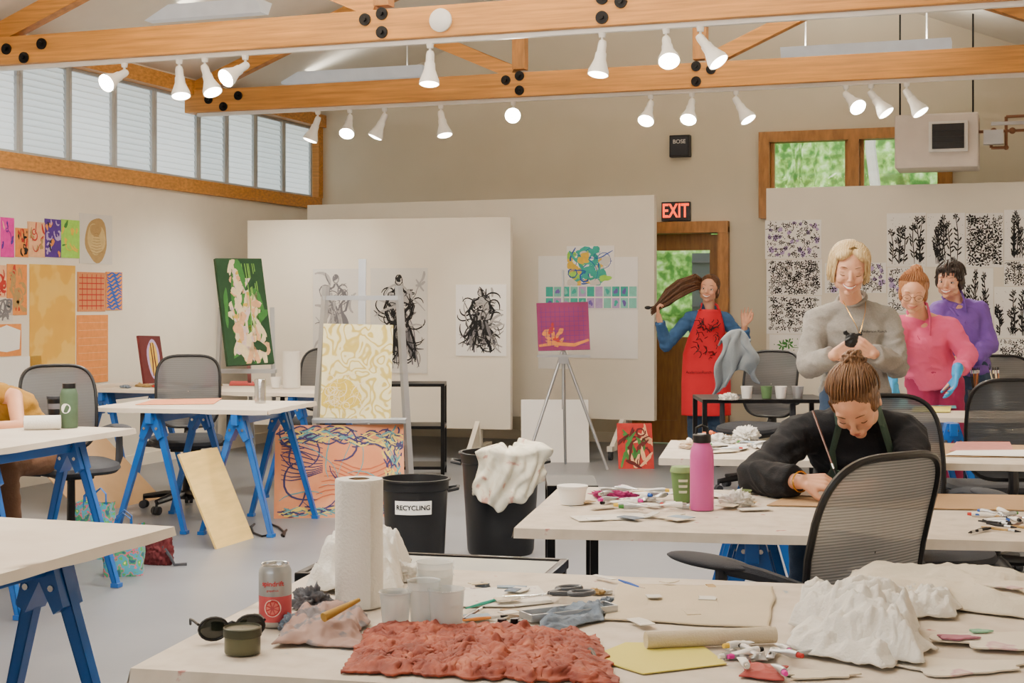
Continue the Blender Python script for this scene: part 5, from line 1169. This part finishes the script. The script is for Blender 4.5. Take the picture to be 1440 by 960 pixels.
pscr(700,838,.11,.1,m_spk,'white paper with faint paint marks',.1); pscr(800,868,.07,.02,m_grpap,'torn grey paper scrap',.5,.003)
p=T(800,864,TZ+.003); mb=MB(); mb.box((0,0,.003),(.2,.05,.004))
for y in(-.025,.025): mb.box((0,y,.008),(.2,.003,.014))
for x in(-.1,.1): mb.box((x,0,.008),(.003,.05,.014))
o=mb.obj('metal_tray',[m_silver],smooth=False); o.location=p; o.rotation_euler[2]=A+.5; tag(o,'shallow metal tray lying on papers','tray')
g=S(77); SC=[m_spk,m_grpap,m_cream,m_canv,c_tan,m_brag,m_pap,MC['cardboard'],C('dustblue','#8fa3b5')]
for k in range(16):
    px=g.choice((g.uniform(655,735),g.uniform(825,1000))); pscr(px,g.uniform(815,880),g.uniform(.012,.035),g.uniform(.008,.02),g.choice(SC),'torn paper scrap on the worktable',g.uniform(0,3),.0035+.0004*k,'torn paper scraps')
for k in range(6): crumple('rag',T(g.choice((g.uniform(670,730),g.uniform(830,860))),g.uniform(818,850)),(g.uniform(.012,.022),.012,.008),200+k,g.choice([m_brag,m_rag,m_tissue,c_tan]),'tiny crumpled paint-stained rag','rag',sub=4,amp=.5)
for k in range(18):
    pscr(g.uniform(790,1080),g.uniform(692,732),g.uniform(.02,.06),g.uniform(.012,.03),g.choice(SC),'paper scrap beside the pink bottle',g.uniform(0,3),.002+.0004*k,'scraps by the pink bottle')
for k in range(16):
    pscr(g.uniform(960,1120),g.uniform(620,636),g.uniform(.03,.08),g.uniform(.02,.05),g.choice(SC+[c_or,c_bl]),'paper scrap on the middle table',g.uniform(0,3),.002+.0004*k,'scraps on the middle table')
# --- items on painter's table
m_pkb=mat('pink_bottle','#c9549c',.35,var=.03); p=T(987,716)
r=thing('water_bottle','bright pink insulated water bottle with dark cap','water bottle',p,A)
mb=MB(); mb.lathe([(.001,.0),(.035,.0),(.0365,.004),(.0365,.165),(.034,.185),(.027,.2),(.025,.205)],n=40); mb.obj('bottle_body',[m_pkb],r)
mb=MB(); mb.lathe([(.025,.205),(.028,.206),(.028,.228),(.024,.232),(.001,.232)],n=32); mb.tube([(-.018,0,.23),(-.016,0,.25),(0,0,.258),(.016,0,.25),(.018,0,.23)],.005); mb.obj('bottle_cap',[m_blkp],r)
p=T(959,705); r=thing('paper_cup','green printed paper coffee cup with lid','cup',p,A)
mb=MB(); mb.lathe([(.001,.0),(.026,.0),(.036,.095)],n=32); mb.obj('cup_body',[C('cupgreen','#5e7d4b')],r); mb=MB(); mb.lathe([(.036,.094),(.0385,.095),(.0385,.1),(.034,.112),(.001,.112)],n=32); mb.obj('lid',[C('lidgreen','#7f9a63')],r)
mb=MB()
for k in range(3): mb.grid(lambda u,v:V(((.0292+.0021*k+.001*v)*cos(-pi/2+(u-.5)*.9),(.0292+.0021*k+.001*v)*sin(-pi/2+(u-.5)*.9),.03+.018*k+.008*v)),8,1)
mb.obj('cup_print',[C('printpale','#c9d4b5')],r)
p=T(805,708); r=thing('plastic_tub','white plastic tub with lid','tub',p); mb=MB(); mb.lathe([(.001,0),(.038,0),(.046,.05)],n=32); mb.obj('tub_body',[m_pap],r); mb=MB(); mb.lathe([(.046,.05),(.049,.05),(.049,.058),(.001,.058)],n=32); mb.obj('lid',[m_whmetal],r)
m_mc=C('magcloth','#a02a66')
crumple('magenta_rag',T(868,700),(.085,.035,.018),41,m_mc,'crumpled magenta cloth on table','rag',amp=.6)
crumple('white_towel',T(1035,711),(.055,.035,.035),42,m_tissue,'crumpled white paper towel beside the bottle','paper towel',amp=.6); crumple('white_towel',T(905,704),(.04,.025,.012),43,m_tissue,'crumpled paper towel among tubes','paper towel',amp=.5)
g=S(23)
for k in range(22):
    px=g.uniform(850,945);py=g.uniform(690,716); ptube(T(px,py,TZ+g.choice((0,.01))),g.uniform(0,6.3),.07,g.choice(CT),grp='paint tubes by the pink bottle')
flat('cardboard_sheet',[T(1078,711),T(1120,692),T(1440,697),T(1440,718)],MC['cardboard'],'flat brown cardboard under the painting','cardboard',0,.003)
flat('painting_in_progress',[T(1110,697,TZ+.004),T(1135,688,TZ+.004),T(1245,690,TZ+.004),T(1240,703,TZ+.004)],C('wip','#8d7a6a'),'small board the woman is painting','painting',0,.004)
g=S(29)
for k in range(16): px=g.uniform(1370,1435);py=g.uniform(722,742); a=T(px,py,HZ); brush(a,a+RT*g.uniform(-.06,.06)+FW*g.uniform(.02,.07)*g.choice((-1,1)),.004,g.choice([m_bh,m_ink,c_tan]),grp='brushes beside the cardboard')
for k in range(9): px=g.uniform(1370,1430);py=g.uniform(722,735); ptube(T(px,py),g.uniform(0,6.3),.06,g.choice(CT),grp='paint tubes beside the cardboard')
pscr(860,727,.12,.05,m_spk,'white paint-flecked paper sheet',.3); cup(1045,702,.02,.026,.03,mat('olive_cup','#6b7a4c',.6),'small olive paint cup on table',g='small paint cups')
# --- items on third table
for i,(px,py,c,r_) in enumerate(((1010,626,m_tissue,(.08,.045,.035)),(1050,618,m_tissue,(.06,.045,.04)),(975,630,C('palecream','#e6ceb5'),(.06,.04,.025)),(1100,626,m_brag,(.05,.04,.03)),(1000,614,C('orangerag','#cf6f45'),(.04,.03,.02)))):
    crumple('rag' if i>1 else 'white_towel',T(px,py),r_,50+i,c,'crumpled rag on the middle worktable','rag',amp=.6)
g=S(37)
for k in range(12): px=g.uniform(960,1060);py=g.uniform(622,635); ptube(T(px,py),g.uniform(0,6.3),.08,g.choice(CT),grp='paint tubes on the middle table')
flat('brown_paper',[T(1270,641),T(1290,622),T(1450,626),T(1450,643)],MC['cardboard'],'sheet of brown kraft paper on the table','paper',0,.001)
flat('printed_sheet',[T(1335,635),T(1345,622),T(1420,622),T(1425,634)],C('pinkprint','#b5746c'),'pink patterned print on table','print',.002)
flat('blank_paper',[T(1330,641),T(1440,643),T(1445,634),T(1345,635)],m_pap,'white paper on the table','paper',.004)
flat('teal_sheet',[T(1252,574),T(1262,562),T(1342,562),T(1345,574)],C('tealsheet','#63b6c4'),'pale teal paper sheet on table','paper'); flat('yellow_sheet',[T(1282,580),T(1286,572),T(1338,572),T(1336,580)],C('yel','#e8e070'),'yellow paper sheet on table','paper',.003)
m_jar=C('jar','#b0bfc8')
for k,(px,c) in enumerate(((1372,m_dkgrey),(1405,m_jar))):
    cup(px,574,.035,.045,.11,c,'jar of brushes on the far table',name='brush_jar',g='brush jars')
for k in range(14):
    a=T(1372+33*(k%2),574)+UP*.01; brush(a,a+UP*.2+RT*g.uniform(-.05,.05)+FW*g.uniform(-.03,.03),.004,g.choice([m_bh,m_blkp,c_or,c_cr]),'paintbrush standing upright in a jar','brushes standing in jars')
for px,c in((1050,m_pap),(1078,C('jargreen','#5a7a52')),(1098,m_pap),(1122,m_silver)):
    cup(px,560,.03,.038,.08,c,'small paint pot on the black table',g='paint pots on the black table',z=.758)
crumple('white_towel',T(1025,562,.758),(.06,.05,.03),61,m_tissue,'crumpled white towel on black table','paper towel',amp=.6)
m_jack=mat('grey_jacket','#8a949c',.9,bump=.3,bs=90,var=.12)
mb=MB()
def jk(u,v):
    top=J(1015+42*u,478-14*sin(pi*min(1,u*1.1)),10.62); n=noise.noise(V((u*5,v*2,3)))
    if v<.15: t=(v/.15); return top+FW*.14*(1-t)-UP*.05*(1-t)
    t=(v-.15)/.85; L=.40-.12*u+.05*sin(u*7)
    return top-UP*(L*t)-FW*(.03+.06*sin(pi*t)*.6+.035*sin(u*16+t*3)*t+.03*n)+RT*((-.09*(1-u)+.05*u)*t+.02*sin(t*9+u*4))
mb.grid(jk,60,40); o=mb.obj('grey_jacket',[m_jack],angle=180,fix=False); s=o.modifiers.new('t','SOLIDIFY'); s.thickness=.012; tag(o,'grey jacket thrown over the chair back','jacket')
# --- left tables items
def roll(px,py,w,rad,mt,lab,z=TZ,name='paper_roll',vert=False,h=.26):
    p=T(px,py,z); mb=MB()
    if vert: mb.lathe([(.02,0),(rad,0),(rad,h),(.02,h)],n=28); o=mb.obj(name,[mt]); o.location=p
    else: mb.cyl(p-RT*w/2+UP*rad,p+RT*w/2+FW*.04+UP*rad,rad,n=24); mb.cyl(p-RT*w/2-RT*.001+UP*rad,p-RT*w/2+UP*rad,rad*.4,m=1,n=16); o=mb.obj(name,[mt,m_ink2])
    tag(o,lab,'paper roll')
roll(58,604,.17,.035,m_tissue,'white paper towel roll lying on its side')
p=T(76,586); r=thing('tumbler','black travel tumbler with lid','tumbler',p,A); mb=MB(); mb.lathe([(.001,0),(.03,0),(.038,.1)],n=28); mb.obj('tumbler_body',[m_blkp],r); mb=MB(); mb.lathe([(.038,.1),(.04,.1),(.04,.115),(.001,.118)],n=28); mb.obj('lid',[m_dkgrey],r)
mb=MB(); mb.lathe([(.0345,.045),(.0365,.075)],n=28); mb.obj('band',[m_ink2],r)
p=T(97,601); r=thing('water_bottle','dark green water bottle with round white sticker','water bottle',p,A-.1); mb=MB(); mb.lathe([(.001,0),(.042,0),(.044,.004),(.044,.17),(.036,.195),(.03,.2)],n=32); mb.obj('bottle_body',[C('bgreen','#4a5f4a')],r)
mb=MB(); mb.lathe([(.03,.2),(.033,.2),(.033,.225),(.001,.228)],n=28); mb.obj('bottle_cap',[m_blkp],r); mb=MB(); pts=[]
for i in range(20): x=.025*cos(2*pi*i/20); a=-pi/2+x/.044; pts.append((.0455*cos(a),.0455*sin(a),.1+.025*sin(2*pi*i/20)))
mb.poly(pts); mb.obj('sticker',[m_pap],r,smooth=False)
p=T(366,566); mb=MB(); mb.lathe([(.001,0),(.036,0),(.036,.145),(.033,.15),(.001,.15)],n=28); o=mb.obj('steel_tumbler',[m_chrome]); o.location=p; tag(o,'brushed steel tumbler on table','tumbler')
roll(410,545,.1,.065,m_tissue,'standing white paper towel roll on far table',vert=True,name='paper_towel_roll',h=.27)
cup(388,545,.03,.04,.08,m_pap,'white paper cup on far table',g='far table cups')
p=T(295,542); mb=MB(); mb.lathe([(.001,0),(.04,0),(.045,.08),(.03,.14),(.028,.17),(.001,.17)],n=24); o=mb.obj('pink_bottle',[C('dustypink','#c99aa0')]); o.location=p; tag(o,'dusty pink bottle on far table','bottle')
flat('orange_sheet',[T(190,569),T(215,562),T(312,560),T(300,568)],C('osheet','#d98a62'),'orange paper sheets on table','paper')
g=S(43)
for k in range(10):
    px=180+k*14+g.uniform(-4,4); py=g.uniform(541,547); crumple('rag',T(px,py),(.05,.03,.018),70+k,g.choice([c_tan,m_brag,c_or,m_pap,c_red]),'small rag on far table','rag',sub=4,amp=.5)
flat('red_board',[T(322,542),T(324,536),T(356,536),T(359,542)],c_red,'dark red board lying on far table','board')
m_flor=matramp('floral_bag',[(0,'#2a5f7a'),(.38,'#3f9a6a'),(.46,'#d85f7a'),(.5,'#4aa0b8'),(.6,'#5aae5a'),(.68,'#e0d87a')],scale=22,const=True,detail=2)
def bag(loc,rz,w,d,h,mt,lab,name='tote_bag'):
    r=thing(name,lab,'bag',loc,rz); mb=MB()
    def fn(u,v):
        t=u*2*pi; c,s=cos(t),sin(t); k=1+.06*v; x=(abs(c)**.3)*(1 if c>0 else -1)*w/2*k; y=(abs(s)**.3)*(1 if s>0 else -1)*d/2*(1-.25*v)
        n=noise.noise(V((x*9,y*9,v*4)))*.006; return V((x+n,y+n,v*h+.006*sin(t*3)*v))
    mb.grid(fn,64,12); mb.box((0,0,.006),(w*.9,d*.9,.01)); mb.obj('bag_body',[mt],r,angle=60)
    for s in(-1,1):
        mb=MB(); mb.tube([(-w*.2,s*d*.34,h-.06),(-w*.18,s*d*.36,h+.04),(0,s*d*.4,h+.07),(w*.18,s*d*.36,h+.04),(w*.2,s*d*.34,h-.06)],.008,n=6,flat=.5); mb.obj('handle',[m_blue],r)
bag(Jz(174,0,7.45),A+.2,.2,.15,.25,m_flor,'boxy green and blue floral tote bag standing on floor'); bag(Jz(134,0,7.95),A-.3,.2,.13,.3,m_flor,'open green patterned bag under the table')
p=Jz(222,0,7.75); o=crumple('backpack',p,(.1,.07,.13),81,mat('maroon_nylon','#5f2328',.8,bump=.2,bs=80),'small maroon backpack slumped on floor','backpack',amp=.25)
mb=MB(); mb.tube([p+V((.05,-.03,.1)),p+V((.11,-.05,.05)),p+V((.14,-.06,.012)),p+V((.19,-.02,.012))],.008,n=6,flat=.4); mb.obj('strap',[m_dkgrey],o,world=True)
mb=MB(); pts=[W(345+62*t/14+7*sin(t*1.3),745-9*sin(t*.9),.008) for t in range(15)]; mb.tube(pts,.007,n=6); tag(mb.obj('cable',[m_blkp]),'black cable lying on the floor','cable')
# ---------------------------------------------------------------- lights
def area(loc,sx,sy,en,rot=(0,0,0),col=(1,.94,.86)):  # unseen fill light, added to brighten the room; no fixture hangs there
    l=bpy.data.lights.new('fill_light','AREA'); l.shape='RECTANGLE'; l.size=sx; l.size_y=sy; l.energy=en; l.color=col
    o=bpy.data.objects.new('fill_light',l); bpy.context.collection.objects.link(o); o.location=loc; o.rotation_euler=rot
area((-3.2,1.2,3.3),4,.6,60); area((-3.2,3.6,3.2),4,.6,80); area((-3.2,5.6,3.3),4,.5,210,(radians(58),0,0))  # added fills over the near room; the tilted one brightens the back wall
area((-2.,-1.6,2.2),3.,1.5,35,(radians(80),0,0),(.9,.95,1))  # added cool fill behind the camera, standing in for window light
sun=bpy.data.lights.new('sun','SUN'); sun.energy=4.0; sun.angle=.05; so=bpy.data.objects.new('sun',sun); bpy.context.collection.objects.link(so); so.rotation_euler=(radians(42),0,radians(-20))
w=bpy.data.worlds.new('world'); bpy.context.scene.world=w; w.use_nodes=True; w.node_tree.nodes['Background'].inputs[0].default_value=(.88,.95,1,1); w.node_tree.nodes['Background'].inputs[1].default_value=2.4
cam=bpy.data.cameras.new('camera'); co=bpy.data.objects.new('camera',cam); bpy.context.collection.objects.link(co)
co.location=(0,0,CH); co.rotation_euler=(pi/2,0,A); cam.sensor_width=36; cam.lens=F/1440*36; cam.shift_y=-55/1440; cam.clip_start=.05
bpy.context.scene.camera=co
